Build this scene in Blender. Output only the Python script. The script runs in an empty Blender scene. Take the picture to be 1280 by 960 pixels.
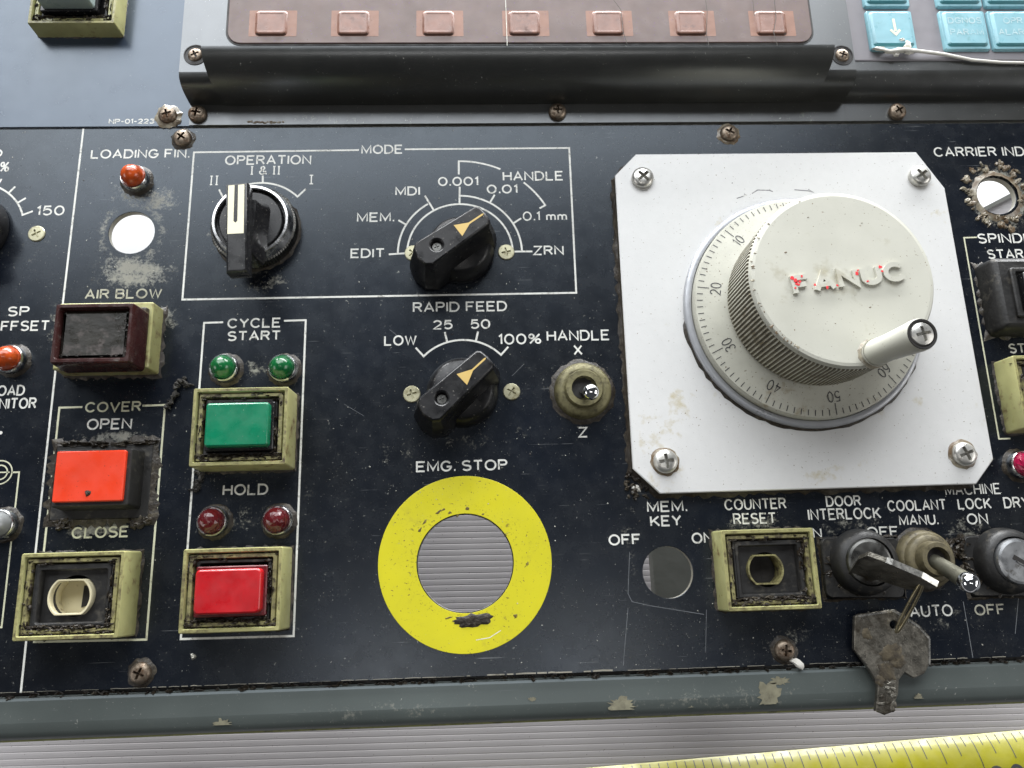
import bpy, bmesh, math, random
from mathutils import Vector, Matrix
from mathutils.geometry import tessellate_polygon
R = math.radians
random.seed(7)
MM = 0.001
scn = bpy.context.scene
COL = scn.collection

# ------------------------------------------------------------------ camera
CR = Matrix(((0.9989247778, 0.0202542799, -0.0417019469),
             (-0.0295495385, 0.9712835178, -0.2360829363),
             (0.0357227238, 0.2370613677, 0.9708376769)))
CT = Vector((-10.4254867, -59.0207341, 242.7094192))          # mm above the control plate
FPX = 973.1257
cd = bpy.data.cameras.new('camera')
cam = bpy.data.objects.new('camera', cd); COL.objects.link(cam)
cam.matrix_world = Matrix.Translation(CT * MM) @ CR.to_4x4()
cd.sensor_width = 36.0; cd.lens = 36.0 * FPX / 1280.0
cd.clip_start = 0.005; cd.clip_end = 50
scn.camera = cam

# ------------------------------------------------------------------ light
w = bpy.data.worlds.new('World'); scn.world = w; w.use_nodes = True
bg = w.node_tree.nodes['Background']
bg.inputs[0].default_value = (0.86, 0.92, 1.0, 1); bg.inputs[1].default_value = 0.06

def area(name, loc, target, sx, sy, power, col):
    l = bpy.data.lights.new(name, 'AREA'); l.shape = 'RECTANGLE'; l.size = sx; l.size_y = sy
    l.energy = power; l.color = col
    o = bpy.data.objects.new(name, l); COL.objects.link(o); o.location = loc
    o.rotation_euler = (Vector(target) - Vector(loc)).to_track_quat('-Z', 'Y').to_euler()
    return o
area('skylight', (-0.20, 1.29, 1.24), (0, 0.06, 0), 2.2, 1.02, 50, (0.94, 0.97, 1.0))
area('under_panel_fill', (0.1, 1.20, 0.13), (0.05, 0.1, -0.05), 1.9, 0.44, 82, (0.98, 0.99, 1.0))  # added low fill without a known source, brightens what lies under the panel
area('side_fill_right', (1.5, -0.25, 0.75), (0.1, -0.05, 0), 0.9, 0.6, 7, (1.0, 0.98, 0.96))  # added fill light from the right, no window known there
area('side_fill_left', (-1.6, -0.45, 0.75), (-0.1, -0.05, 0), 0.8, 0.5, 5, (1.0, 0.98, 0.96))  # added weaker fill on the left, lifts the front of the bench
area('ceiling_lamp_left', (-0.27, -0.33, 1.9), (-0.27, -0.33, 0), 0.22, 0.16, 1.5, (1.0, 0.97, 0.94))
area('ceiling_lamp_right', (0.25, -0.33, 1.9), (0.25, -0.33, 0), 0.22, 0.16, 1.5, (1.0, 0.97, 0.94))

vs = scn.view_settings
scn.display_settings.display_device = 'sRGB'
vs.view_transform = 'Standard'; vs.look = 'None'; vs.exposure = 0.0; vs.gamma = 1.0; vs.use_curve_mapping = False
scn.cycles.max_bounces = 8
scn.cycles.use_denoising = True

# ------------------------------------------------------------------ helpers
def at(u, v, h=0.0):
    """point (mm) seen at photo pixel (u, v) in the plane z = h above the control plate"""
    d = CR @ Vector(((u - 640) / FPX, -(v - 480) / FPX, -1.0))
    s = (h - CT.z) / d.z
    p = CT + d * s
    return (p.x, p.y)

def mat_new(name):
    m = bpy.data.materials.new(name); m.use_nodes = True
    nt = m.node_tree; nt.nodes.clear()
    out = nt.nodes.new('ShaderNodeOutputMaterial'); b = nt.nodes.new('ShaderNodeBsdfPrincipled')
    nt.links.new(b.outputs[0], out.inputs[0])
    return m, nt, b

class N:
    def __init__(s, nt): s.nt = nt
    def n(s, t, **k):
        x = s.nt.nodes.new('ShaderNode' + t)
        for a, b in k.items(): setattr(x, a, b)
        return x
    def l(s, a, b): s.nt.links.new(a, b)
    def val(s, sock, v):
        if hasattr(v, 'is_output'): s.l(v, sock)
        else: sock.default_value = v
    def pos(s, scale=(1, 1, 1), rot=0, loc=(0, 0, 0)):
        g = s.n('NewGeometry'); mp = s.n('Mapping'); s.l(g.outputs['Position'], mp.inputs['Vector'])
        mp.inputs['Scale'].default_value = scale; mp.inputs['Rotation'].default_value = (0, 0, rot)
        mp.inputs['Location'].default_value = loc
        return mp.outputs[0]
    def noise(s, vec, scale, detail=3, rough=0.55, dist=0.0):
        x = s.n('TexNoise'); s.l(vec, x.inputs['Vector']); x.inputs['Scale'].default_value = scale
        x.inputs['Detail'].default_value = detail; x.inputs['Roughness'].default_value = rough
        x.inputs['Distortion'].default_value = dist
        return x.outputs['Fac']
    def vor(s, vec, scale, feature='F1'):
        x = s.n('TexVoronoi', feature=feature); s.l(vec, x.inputs['Vector']); x.inputs['Scale'].default_value = scale
        return x
    def rng(s, v, a, b, c=0.0, d=1.0):
        x = s.n('MapRange'); s.l(v, x.inputs['Value'])
        for i, q in zip(('From Min', 'From Max', 'To Min', 'To Max'), (a, b, c, d)): x.inputs[i].default_value = q
        return x.outputs[0]
    def m(s, op, a, b=0.0):
        x = s.n('Math', operation=op); s.val(x.inputs[0], a); s.val(x.inputs[1], b); x.use_clamp = False
        return x.outputs[0]
    def mix(s, f, a, b):
        x = s.n('Mix', data_type='RGBA'); s.val(x.inputs['Factor'], f)
        for k, v in ((6, a), (7, b)):
            if hasattr(v, 'is_output'): s.l(v, x.inputs[k])
            else: x.inputs[k].default_value = (*v, 1)
        return x.outputs[2]
    def bump(s, h, strength, dist, prev=None):
        x = s.n('Bump'); s.l(h, x.inputs['Height']); x.inputs['Strength'].default_value = strength
        x.inputs['Distance'].default_value = dist * MM
        if prev: s.l(prev, x.inputs['Normal'])
        return x.outputs[0]

def simple(name, base, rough=0.5, metal=0.0, var=0.25, vscale=120, dirt=None, dirt_amt=0.5, dscale=350, bump=0.0, bscale=900,
           coat=0.0, sss=0.0, trans=0.0, ior=1.5, rvar=0.12, specks=0.0, speckcol=(0.03, 0.02, 0.015), spec=0.5):
    """a worn surface: base colour with slow variation, noise-shaped dirt, fine specks, roughness variation and relief"""
    m, nt, b = mat_new(name); k = N(nt)
    p = k.pos()
    n1 = k.noise(p, vscale, 4)
    c2 = tuple(x * (1 - var) for x in base)
    col = k.mix(k.rng(n1, 0.3, 0.7), base, c2)
    rgh = k.rng(k.noise(p, vscale * 2.3, 3), 0.3, 0.7, max(rough - rvar, 0.02), min(rough + rvar, 1))
    if dirt:
        nd = k.noise(p, dscale, 6, 0.65); nb = k.noise(p, dscale * 0.22, 3)
        f = k.rng(k.m('ADD', k.m('MULTIPLY', nd, 0.6), k.m('MULTIPLY', nb, 0.4)), 0.62 - 0.2 * dirt_amt, 0.70 - 0.12 * dirt_amt)
        col = k.mix(f, col, dirt)
        rgh = k.m('MAXIMUM', rgh, k.m('MULTIPLY', f, 0.7))
    if specks:
        sp = k.rng(k.noise(p, 1500, 2, 0.5), 0.74 - 0.1 * specks, 0.76 - 0.1 * specks)
        col = k.mix(sp, col, speckcol)
    k.l(col, b.inputs['Base Color']); k.l(rgh, b.inputs['Roughness'])
    b.inputs['Metallic'].default_value = metal; b.inputs['IOR'].default_value = ior
    b.inputs['Specular IOR Level'].default_value = spec
    b.inputs['Coat Weight'].default_value = coat; b.inputs['Coat Roughness'].default_value = 0.12
    b.inputs['Transmission Weight'].default_value = trans
    if sss:
        b.inputs['Subsurface Weight'].default_value = sss; b.inputs['Subsurface Radius'].default_value = (1, .8, .5)
        b.inputs['Subsurface Scale'].default_value = 0.0012
    if bump: k.l(k.bump(k.noise(p, bscale, 4, 0.6), bump, 0.25), b.inputs['Normal'])
    return m

def paint(name, base, rough, patches=(), speck=1.0, spec=0.5, scratch=1.0, blue=None, tint=(0.80, 0.90, 1.0), ior=1.5):
    """satin black or grey enamel with lint specks, fine scratches and settled dust"""
    m, nt, b = mat_new(name); k = N(nt); p = k.pos()
    big = k.noise(p, 22, 3); mid = k.noise(p, 160, 5, 0.6); fine = k.noise(p, 1900, 3, 0.6)
    col = k.mix(k.rng(big, 0.35, 0.65), base, blue or tuple(x * 0.8 for x in base))
    # settled dust film, blotchy
    film = k.m('MULTIPLY', k.rng(mid, 0.42, 0.75), k.rng(fine, 0.42, 0.68))
    col = k.mix(k.m('MULTIPLY', film, 0.05 * speck), col, (0.30, 0.30, 0.28))
    # small bright lint specks
    sp = k.rng(k.noise(p, 1250, 2, 0.5, 0.8), 0.705, 0.735)
    sp = k.m('MULTIPLY', sp, k.rng(mid, 0.45, 0.62, 0.15, 1))
    col = k.mix(k.m('MULTIPLY', sp, 0.65 * speck), col, (0.42, 0.42, 0.38))
    # hairline scratches in three directions
    sc = None
    for i, (rot, s1, s2) in enumerate(((0.5, 25, 1500), (-0.9, 40, 1900), (1.45, 18, 1300), (0.05, 30, 1700))):
        q = k.pos((s1, s2, 1), rot, (3.1 * i, 1.7 * i, 0))
        t = k.m('MULTIPLY', k.rng(k.noise(q, 1.0, 2, 0.5), 0.70, 0.74), k.rng(k.noise(p, 70 + 30 * i, 2), 0.56, 0.66))
        sc = t if sc is None else k.m('MAXIMUM', sc, t)
    col = k.mix(k.m('MULTIPLY', sc, 0.30 * scratch), col, (0.33, 0.34, 0.34))
    dust = None
    for (x, y, rx, ry, st, ring) in patches:
        q = k.n('Mapping'); g = k.n('NewGeometry'); k.l(g.outputs['Position'], q.inputs['Vector'])
        q.inputs['Location'].default_value = (-x / rx, -y / ry, 0); q.inputs['Scale'].default_value = (1 / (rx * MM), 1 / (ry * MM), 0)
        ln = k.n('VectorMath', operation='LENGTH'); k.l(q.outputs[0], ln.inputs[0]); ln = ln.outputs['Value']
        if ring: a = k.m('MULTIPLY', k.rng(ln, 1.0, 0.62), k.rng(ln, ring - 0.12, ring + 0.05))
        else: a = k.rng(ln, 1.0, 0.25)
        a = k.m('MULTIPLY', a, st)
        dust = a if dust is None else k.m('MAXIMUM', dust, a)
    rgh = k.rng(mid, 0.3, 0.7, rough - 0.02, rough + 0.03)
    if dust is not None:
        gr = k.m('ADD', k.m('MULTIPLY', k.noise(p, 1100, 5, 0.75), 0.6), k.m('MULTIPLY', k.noise(p, 260, 5, 0.6), 0.55))
        thr = k.m('SUBTRACT', k.m('ADD', gr, k.m('MULTIPLY', dust, 0.34)), 0.74)
        f = k.rng(thr, 0.0, 0.16)
        f = k.m('MULTIPLY', f, k.rng(dust, 0.0, 0.35))
        col = k.mix(k.m('MULTIPLY', f, 0.7), col, (0.34, 0.33, 0.275))
        rgh = k.m('MAXIMUM', rgh, k.m('MULTIPLY', f, 0.75))
    k.l(col, b.inputs['Base Color']); k.l(rgh, b.inputs['Roughness'])
    b.inputs['Specular IOR Level'].default_value = spec
    b.inputs['Specular Tint'].default_value = (*tint, 1); b.inputs['IOR'].default_value = ior
    k.l(k.bump(k.noise(p, 700, 3, 0.5), 0.045, 0.06, k.bump(k.noise(p, 45, 2), 0.06, 0.5)), b.inputs['Normal'])
    return m

# ---- mesh building
ORG = Vector((0, 0, 0))       # base of the thing being built, mm
def link(name, me, mat=None, parent=None, smooth=40):
    if mat and not len(me.materials): me.materials.append(mat)
    if smooth:
        bm = bmesh.new(); bm.from_mesh(me)
        for f in bm.faces: f.smooth = True
        ang = R(smooth)
        for e in bm.edges:
            if len(e.link_faces) == 2:
                z0, z1 = (abs(f.normal.z) > .9995 for f in e.link_faces)
                e.smooth = not (e.calc_face_angle(0) > ang or z0 != z1)
        bm.to_mesh(me); bm.free()
    o = bpy.data.objects.new(name, me); COL.objects.link(o)
    if parent: o.parent = parent
    return o
class MB:
    zoff = 0.0
    """collects geometry given in mm on the panel; build() links it as ONE object"""
    def __init__(s): s.v = []; s.f = []; s.mi = []; s.cur = 0
    def add(s, vs_, fs):
        o = len(s.v); s.v += [(x[0], x[1], x[2] + MB.zoff) for x in vs_]; s.f += [tuple(i + o for i in f) for f in fs]; s.mi += [s.cur] * len(fs)
    def build(s, name, mats, parent=None, smooth=40, local=None, weld=True):
        base = ORG if local is None else Vector(local)
        me = bpy.data.meshes.new(name)
        me.from_pydata([((x - base.x) * MM, (y - base.y) * MM, (z - base.z) * MM) for x, y, z in s.v], [], s.f)
        if not isinstance(mats, (list, tuple)): mats = [mats]
        for m in mats: me.materials.append(m)
        for p, i in zip(me.polygons, s.mi): p.material_index = i
        if weld:
            bm = bmesh.new(); bm.from_mesh(me); bmesh.ops.remove_doubles(bm, verts=bm.verts, dist=1e-7)
            bmesh.ops.recalc_face_normals(bm, faces=bm.faces); bm.to_mesh(me); bm.free()
        o = link(name, me, None, parent, smooth)
        if local is not None and parent is None: o.location = base * MM
        return o

def thing(name, label, cat, x, y, z=0, group=None):
    global ORG
    ORG = Vector((x, y, z))
    o = bpy.data.objects.new(name, None); COL.objects.link(o); o.location = ORG * MM
    o.empty_display_size = 0.005
    o['label'] = label; o['category'] = cat
    if group: o['group'] = group
    return o
def tag(o, label=None, cat=None, group=None, kind=None):
    for k_, v_ in (('label', label), ('category', cat), ('group', group), ('kind', kind)):
        if v_: o[k_] = v_
    return o
def copy_tree(o, loc=None, label=None, group=None, parent=None, rz=None):
    c = o.copy(); COL.objects.link(c)
    if parent is not None: c.parent = parent
    for ch in list(o.children): copy_tree(ch, parent=c)
    if loc: c.location = Vector(loc) * MM
    if rz is not None: c.rotation_euler.z = rz
    if label: c['label'] = label
    if group: c['group'] = group
    return c

def signed(l): return sum(a[0] * b[1] - b[0] * a[1] for a, b in zip(l, l[1:] + l[:1])) / 2
def offset(l, d):
    out = []; n = len(l)
    for i in range(n):
        a, b, c = l[i - 1], l[i], l[(i + 1) % n]
        e1 = Vector((b[0] - a[0], b[1] - a[1])); e2 = Vector((c[0] - b[0], c[1] - b[1]))
        if e1.length < 1e-9: e1 = e2.copy()
        if e2.length < 1e-9: e2 = e1.copy()
        e1.normalize(); e2.normalize()
        n1 = Vector((-e1.y, e1.x)); n2 = Vector((-e2.y, e2.x)); m_ = n1 + n2
        m_ = m_ / max(m_.dot(n1), 0.35)
        out.append((b[0] + m_.x * d, b[1] + m_.y * d))
    return out
def prism(mb, loops, levels, bottom=True, top=True):
    """loops: outline then holes; levels: [(inset, z)] from bottom to top"""
    loops = [l if (signed(l) > 0) == (i == 0) else l[::-1] for i, l in enumerate(loops)]
    rings = []
    for (d, z) in levels:
        rings.append([[(x, y, z) for x, y in offset(l, d)] for l in loops])
    for a, b in zip(rings, rings[1:]):
        for la, lb in zip(a, b):
            n = len(la); mb.add(la + lb, [(i, (i + 1) % n, (i + 1) % n + n, i + n) for i in range(n)])
    for ok, r, flip in ((bottom, rings[0], True), (top, rings[-1], False)):
        if not ok: continue
        if len(r) == 1 and convex([(p[0], p[1]) for p in r[0]]):
            f = tuple(range(len(r[0]))); mb.add(r[0], [f[::-1] if flip else f]); continue
        tris = tessellate_polygon([[Vector(p) for p in l] for l in r])
        flat = [p for l in r for p in l]
        mb.add(flat, [tuple(t) for t in tris])
def convex(l):
    n = len(l)
    return all((l[i][0] - l[i - 1][0]) * (l[(i + 1) % n][1] - l[i][1]) - (l[i][1] - l[i - 1][1]) * (l[(i + 1) % n][0] - l[i][0]) > -1e-7 for i in range(n))
def circ(x, y, r, n=48, ry=None):
    ry = ry or r
    return [(x + r * math.cos(2 * math.pi * i / n), y + ry * math.sin(2 * math.pi * i / n)) for i in range(n)]
def rect(x, y, w_, h_, r=0.0, n=4, rot=0):
    w2, h2 = w_ / 2, h_ / 2
    if r <= 0: pts = [(-w2, -h2), (w2, -h2), (w2, h2), (-w2, h2)]
    else:
        pts = []
        for cx, cy, a0 in ((w2 - r, -h2 + r, -90), (w2 - r, h2 - r, 0), (-w2 + r, h2 - r, 90), (-w2 + r, -h2 + r, 180)):
            pts += [(cx + r * math.cos(R(a0 + 90 * i / n)), cy + r * math.sin(R(a0 + 90 * i / n))) for i in range(n + 1)]
    c, s = math.cos(rot), math.sin(rot)
    return [(x + a * c - b * s, y + a * s + b * c) for a, b in pts]
def lathe(mb, x, y, prof, n=48, tilt=None, close=True):
    """prof [(r, z)] around a vertical axis at (x, y), or round tilt = Matrix taking +Z to the axis"""
    rings = []
    for r, z in prof:
        rg = [Vector((r * math.cos(2 * math.pi * i / n), r * math.sin(2 * math.pi * i / n), z)) for i in range(n)]
        if tilt is not None: rg = [tilt @ q for q in rg]
        rings.append([(q.x + (x if tilt is None else 0), q.y + (y if tilt is None else 0), q.z) for q in rg])
    for a, b in zip(rings, rings[1:]):
        mb.add(a + b, [(i, (i + 1) % n, (i + 1) % n + n, i + n) for i in range(n)])
    if close:
        mb.add(rings[0], [tuple(range(n))[::-1]]); mb.add(rings[-1], [tuple(range(n))])
def ribbon(mb, pts, wd, z, closed=False):
    pts = [p for i, p in enumerate(pts) if i == 0 or (abs(p[0] - pts[i - 1][0]) + abs(p[1] - pts[i - 1][1])) > 1e-6]
    n = len(pts); L = []; Rr = []
    for i in range(n):
        b = Vector(pts[i][:2])
        a = Vector(pts[i - 1][:2]) if (i > 0 or closed) else None
        c = Vector(pts[(i + 1) % n][:2]) if (i < n - 1 or closed) else None
        e1 = (b - a).normalized() if a is not None else (c - b).normalized()
        e2 = (c - b).normalized() if c is not None else e1
        n1 = Vector((-e1.y, e1.x)); n2 = Vector((-e2.y, e2.x)); m_ = n1 + n2
        m_ = m_ / max(m_.dot(n1), 0.45) * wd / 2
        zz = z if len(pts[i]) < 3 else pts[i][2]
        L.append((b.x + m_.x, b.y + m_.y, zz)); Rr.append((b.x - m_.x, b.y - m_.y, zz))
    k_ = n if closed else n - 1
    mb.add(L + Rr, [(i + n, (i + 1) % n + n, (i + 1) % n, i) for i in range(k_)])
def tube(mb, pts, r, n=10, rs=None, flat=1.0):
    pts = [Vector(p) for p in pts]; rings = []
    up = Vector((0, 0, 1))
    for i, p in enumerate(pts):
        d = (pts[min(i + 1, len(pts) - 1)] - pts[max(i - 1, 0)]).normalized()
        s_ = d.cross(up)
        s_ = s_.normalized() if s_.length > 1e-4 else Vector((1, 0, 0))
        t_ = s_.cross(d).normalized(); rr = rs[i] if rs else r
        rings.append([tuple(p + s_ * rr * math.cos(2 * math.pi * j / n) + t_ * rr * flat * math.sin(2 * math.pi * j / n)) for j in range(n)])
    for a, b in zip(rings, rings[1:]): mb.add(a + b, [(i, (i + 1) % n, (i + 1) % n + n, i + n) for i in range(n)])
    mb.add(rings[0], [tuple(range(n))[::-1]]); mb.add(rings[-1], [tuple(range(n))])
def arcpts(cx, cy, r, a0, a1, n=24, ry=None):
    ry = ry or r
    return [(cx + r * math.cos(R(a0 + (a1 - a0) * i / n)), cy + ry * math.sin(R(a0 + (a1 - a0) * i / n))) for i in range(n + 1)]
def boolcut(me, cut):
    """mesh with cut subtracted (both local); returns a new mesh"""
    a = bpy.data.objects.new('a', me); b = bpy.data.objects.new('b', cut); COL.objects.link(a); COL.objects.link(b)
    md = a.modifiers.new('b', 'BOOLEAN'); md.object = b; md.operation = 'DIFFERENCE'; md.solver = 'EXACT'
    dg = bpy.context.evaluated_depsgraph_get(); r = bpy.data.meshes.new_from_object(a.evaluated_get(dg))
    bpy.data.objects.remove(a); bpy.data.objects.remove(b)
    return r
def raw(mb, name='m'):
    me = bpy.data.meshes.new(name); me.from_pydata([(x * MM, y * MM, z * MM) for x, y, z in mb.v], [], mb.f)
    bm = bmesh.new(); bm.from_mesh(me); bmesh.ops.remove_doubles(bm, verts=bm.verts, dist=1e-7)
    bmesh.ops.recalc_face_normals(bm, faces=bm.faces); bm.to_mesh(me); bm.free()
    return me

# ------------------------------------------------------------------ stroke alphabet (unit cell, round engraver's letters)
def E_(cx, cy, rx, ry, a0, a1, n=10):
    return [(cx + rx * math.cos(R(a0 + (a1 - a0) * i / n)), cy + ry * math.sin(R(a0 + (a1 - a0) * i / n))) for i in range(n + 1)]
G = {
 'A': (.84, [[(0, 0), (.42, 1), (.84, 0)], [(.14, .33), (.70, .33)]]),
 'B': (.72, [[(.0, 0), (0, 1), (.45, 1)] + E_(.45, .77, .22, .23, 90, -90) + [(0, .54)], [(.45, .54)] + E_(.47, .27, .25, .27, 90, -90) + [(0, 0)]]),
 'C': (.84, [E_(.44, .5, .44, .5, 38, 322, 22)]),
 'D': (.80, [[(0, 0), (0, 1), (.36, 1)] + E_(.36, .5, .44, .5, 90, -90, 14) + [(0, 0)]]),
 'E': (.70, [[(.70, 1), (0, 1), (0, 0), (.70, 0)], [(0, .52), (.58, .52)]]),
 'F': (.68, [[(.68, 1), (0, 1), (0, 0)], [(0, .52), (.56, .52)]]),
 'G': (.88, [E_(.44, .5, .44, .5, 38, 345, 22) + [(.87, .44), (.48, .44)]]),
 'H': (.76, [[(0, 0), (0, 1)], [(.76, 0), (.76, 1)], [(0, .52), (.76, .52)]]),
 'I': (.0, [[(0, 0), (0, 1)]]),
 'K': (.76, [[(0, 0), (0, 1)], [(.74, 1), (0, .36)], [(.26, .58), (.78, 0)]]),
 'L': (.66, [[(0, 1), (0, 0), (.66, 0)]]),
 'M': (.92, [[(0, 0), (0, 1), (.46, .12), (.92, 1), (.92, 0)]]),
 'N': (.78, [[(0, 0), (0, 1), (.78, 0), (.78, 1)]]),
 'O': (.92, [E_(.46, .5, .46, .5, 0, 360, 26)]),
 'P': (.70, [[(0, 0), (0, 1), (.44, 1)] + E_(.44, .75, .26, .25, 90, -90) + [(0, .5)]]),
 'R': (.74, [[(0, 0), (0, 1), (.44, 1)] + E_(.44, .76, .26, .24, 90, -90) + [(0, .52)], [(.40, .52), (.74, 0)]]),
 'S': (.72, [E_(.36, .76, .34, .24, 28, 270, 12) + E_(.36, .26, .36, .26, 90, -152, 12)]),
 'T': (.76, [[(0, 1), (.76, 1)], [(.38, 1), (.38, 0)]]),
 'U': (.76, [[(0, 1), (0, .36)] + E_(.38, .36, .38, .36, 180, 360, 12) + [(.76, 1)]]),
 'V': (.84, [[(0, 1), (.42, 0), (.84, 1)]]),
 'W': (1.1, [[(0, 1), (.28, 0), (.55, .92), (.82, 0), (1.1, 1)]]),
 'X': (.76, [[(0, 0), (.76, 1)], [(0, 1), (.76, 0)]]),
 'Y': (.78, [[(0, 1), (.39, .48), (.78, 1)], [(.39, .48), (.39, 0)]]),
 'Z': (.76, [[(0, 1), (.76, 1), (0, 0), (.76, 0)]]),
 '0': (.74, [E_(.37, .5, .37, .5, 0, 360, 24)]),
 '1': (.2, [[(0, .8), (.2, 1), (.2, 0)]]),
 '2': (.70, [E_(.35, .70, .33, .30, 165, -35, 12) + [(0, 0), (.70, 0)]]),
 '3': (.70, [E_(.34, .77, .30, .23, 150, -90, 12), E_(.34, .28, .35, .28, 88, -155, 12)]),
 '4': (.72, [[(.52, 0), (.52, 1), (0, .3), (.72, .3)]]),
 '5': (.70, [[(.64, 1), (.12, 1), (.06, .56)] + E_(.34, .34, .35, .33, 128, -150, 14)]),
 '6': (.70, [E_(.35, .33, .35, .33, 0, 360, 18), [(.02, .40), (.10, .75), (.30, .96), (.56, .96)]]),
 '8': (.70, [E_(.35, .76, .29, .24, 0, 360, 16), E_(.35, .27, .35, .27, 0, 360, 18)]),
 '9': (.70, [E_(.35, .67, .35, .33, 0, 360, 18), [(.68, .6), (.6, .25), (.4, .04), (.14, .04)]]),
 '%': (1.0, [E_(.22, .76, .2, .22, 0, 360, 14), E_(.78, .24, .2, .22, 0, 360, 14), [(.08, 0), (.92, 1)]]),
 '&': (.86, [[(.86, 0), (.20, .70)] + E_(.40, .79, .21, .21, 200, -20, 12) + [(.14, .40)] + E_(.34, .25, .30, .25, 150, 330, 10) + [(.78, .42)]]),
 'm': (.80, [[(0, 0), (0, .62)], E_(.2, .40, .2, .22, 180, 0, 8) + [(.40, 0)], E_(.6, .40, .2, .22, 180, 0, 8) + [(.80, 0)]]),
 '-': (.42, [[(0, .45), (.42, .45)]]),
 '.': (.0, [[(-.04, .05), (.10, .05)]]),
 'i': (.26, [[(.13, 0), (.13, 1)], [(0, 0), (.26, 0)], [(0, 1), (.26, 1)]]),          # roman numeral I with serifs
}
def text_width(t, gap=.30):
    x = 0
    for ch in t:
        x += (.45 if ch == ' ' else G[ch][0] + gap)
    return x - gap
def text_mb(mb, t, org, wd, ht, stroke, ang=0.0, z=0.0, gap=.30, dz=0.0012, extrude=None):
    """text t whose inked width is wd mm and cap height ht mm, baseline start org, turned by ang"""
    s_ = wd / text_width(t, gap); x = 0; c, sn = math.cos(ang), math.sin(ang); zi = 0
    for ch in t:
        if ch == ' ': x += .45; continue
        gw, st = G[ch]
        for pl in st:
            q = []
            for px_, py_ in pl:
                X = (x + px_) * s_; Y = stroke * .5 + py_ * (ht - stroke)
                q.append((org[0] + X * c - Y * sn, org[1] + X * sn + Y * c))
            cl = len(q) > 3 and abs(q[0][0] - q[-1][0]) + abs(q[0][1] - q[-1][1]) < 1e-5
            if extrude:
                solid_stroke(mb, q[:-1] if cl else q, stroke, z, z + extrude + dz * (zi % 9), cl)
            else: ribbon(mb, q[:-1] if cl else q, stroke, z + dz * (zi % 9), cl)
            zi += 1
        x += gw + gap
def solid_stroke(mb, q, wd, z0, z1, closed):
    t_ = MB(); ribbon(t_, q, wd, z1, closed); n = len(t_.v) // 2
    up = t_.v; L = up[:n]; Rr = up[n:]
    loop_edges = n if closed else n - 1
    lo = [(x, y, z0) for x, y, _ in up]
    f = list(t_.f)
    for i in range(loop_edges):
        j = (i + 1) % n
        f.append((i, j, j + 2 * n, i + 2 * n)); f.append((i + n, i + 3 * n, j + 3 * n, j + n))
    if not closed:
        f.append((0, 2 * n, 3 * n, n)); f.append((n - 1, 2 * n - 1, 4 * n - 1, 3 * n - 1))
    mb.add(up + lo, f)

# ------------------------------------------------------------------ materials
PATCH = [(-124.4, 54.2, 15, 15, .62, .60), (-122.5, 40.5, 17, 8.5, 1.0, 0), (-124.5, 68, 14, 7, .62, 0), (-116, 66, 9, 7, .8, 0),
         (-111, 24, 7, 8, .7, 0), (-145, 22, 5, 17, .55, 0), (-124, -14.6, 16, 3.5, .7, 0), (-126, -42.5, 17, 4.0, .8, 0),
         (-71, 5, 7, 6, .5, 0), (-82, 7, 9, 6, .5, 0), (-82, -41, 14, 7, .45, 0), (-81, 36, 16, 7, .5, 0), (-98, 52, 5, 14, .4, 0),
         (-15, -18, 16, 5, .45, 0), (-35, -22, 22, 14, .30, 0), (22, -3, 13, 13, .5, .66), (1, -17, 14, 9, .3, 0),
         (125, -76, 34, 8, .35, 0), (80, -80, 14, 7, .45, 0), (172.7, 63.8, 14, 15, .75, .5), (106, -48, 22, 6, .5, 0),
         (142, -50, 16, 7, .5, 0), (-60, -30, 18, 24, .22, 0), (35, -50, 6, 20, .35, 0), (-155, 50, 13, 22, .25, 0), (74, -46, 17, 4, .6, 0),
         (10, 82, 40, 6, .18, 0)]
M = {}
M['panel'] = paint('panel_enamel', (0.0042, 0.0050, 0.0070), 0.265, PATCH, 1.0, 0.56, 1.0, (0.0034, 0.0052, 0.0100))
M['panel_edge'] = simple('panel_cut_edge', (0.35, 0.33, 0.27), 0.5, 0.3, dirt=(0.03, 0.025, 0.02), dirt_amt=0.4)
M['upper'] = paint('upper_plate_enamel', (0.030, 0.042, 0.066), 0.25, (), 0.25, 0.72, 0.2)
M['housing'] = paint('housing_enamel', (0.026, 0.0255, 0.022), 0.31, [(-60, 95, 60, 5, .35, 0), (100, 95, 60, 6, .3, 0)], 1.3, 0.9, 0.4, None, (0.92, 0.96, 1.0), 1.62)
M['frame'] = paint('frame_enamel', (0.088, 0.102, 0.096), 0.40, [(-40, -97, 50, 6, .35, 0), (60, -97, 60, 6, .42, 0)], 0.9, 0.45, 0.5)
M['print'] = simple('white_print', (0.72, 0.72, 0.67), 0.48, var=0.22, vscale=260, dirt=(0.20, 0.195, 0.17), dirt_amt=0.42, dscale=900)
M['print_dull'] = simple('dusty_print', (0.40, 0.39, 0.31), 0.6, var=0.3, vscale=300, dirt=(0.12, 0.11, 0.09), dirt_amt=0.6, dscale=900)
M['print_yellowed'] = simple('yellowed_print', (0.62, 0.62, 0.45), 0.5, var=0.2, vscale=200, dirt=(0.25, 0.24, 0.16), dirt_amt=0.4, dscale=700)
M['yellow'] = simple('yellow_ring_paint', (0.58, 0.53, 0.006), 0.42, var=0.07, vscale=60, dirt=(0.16, 0.10, 0.015), dirt_amt=0.14, dscale=420, specks=0.8, speckcol=(.25, .17, .02))
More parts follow.
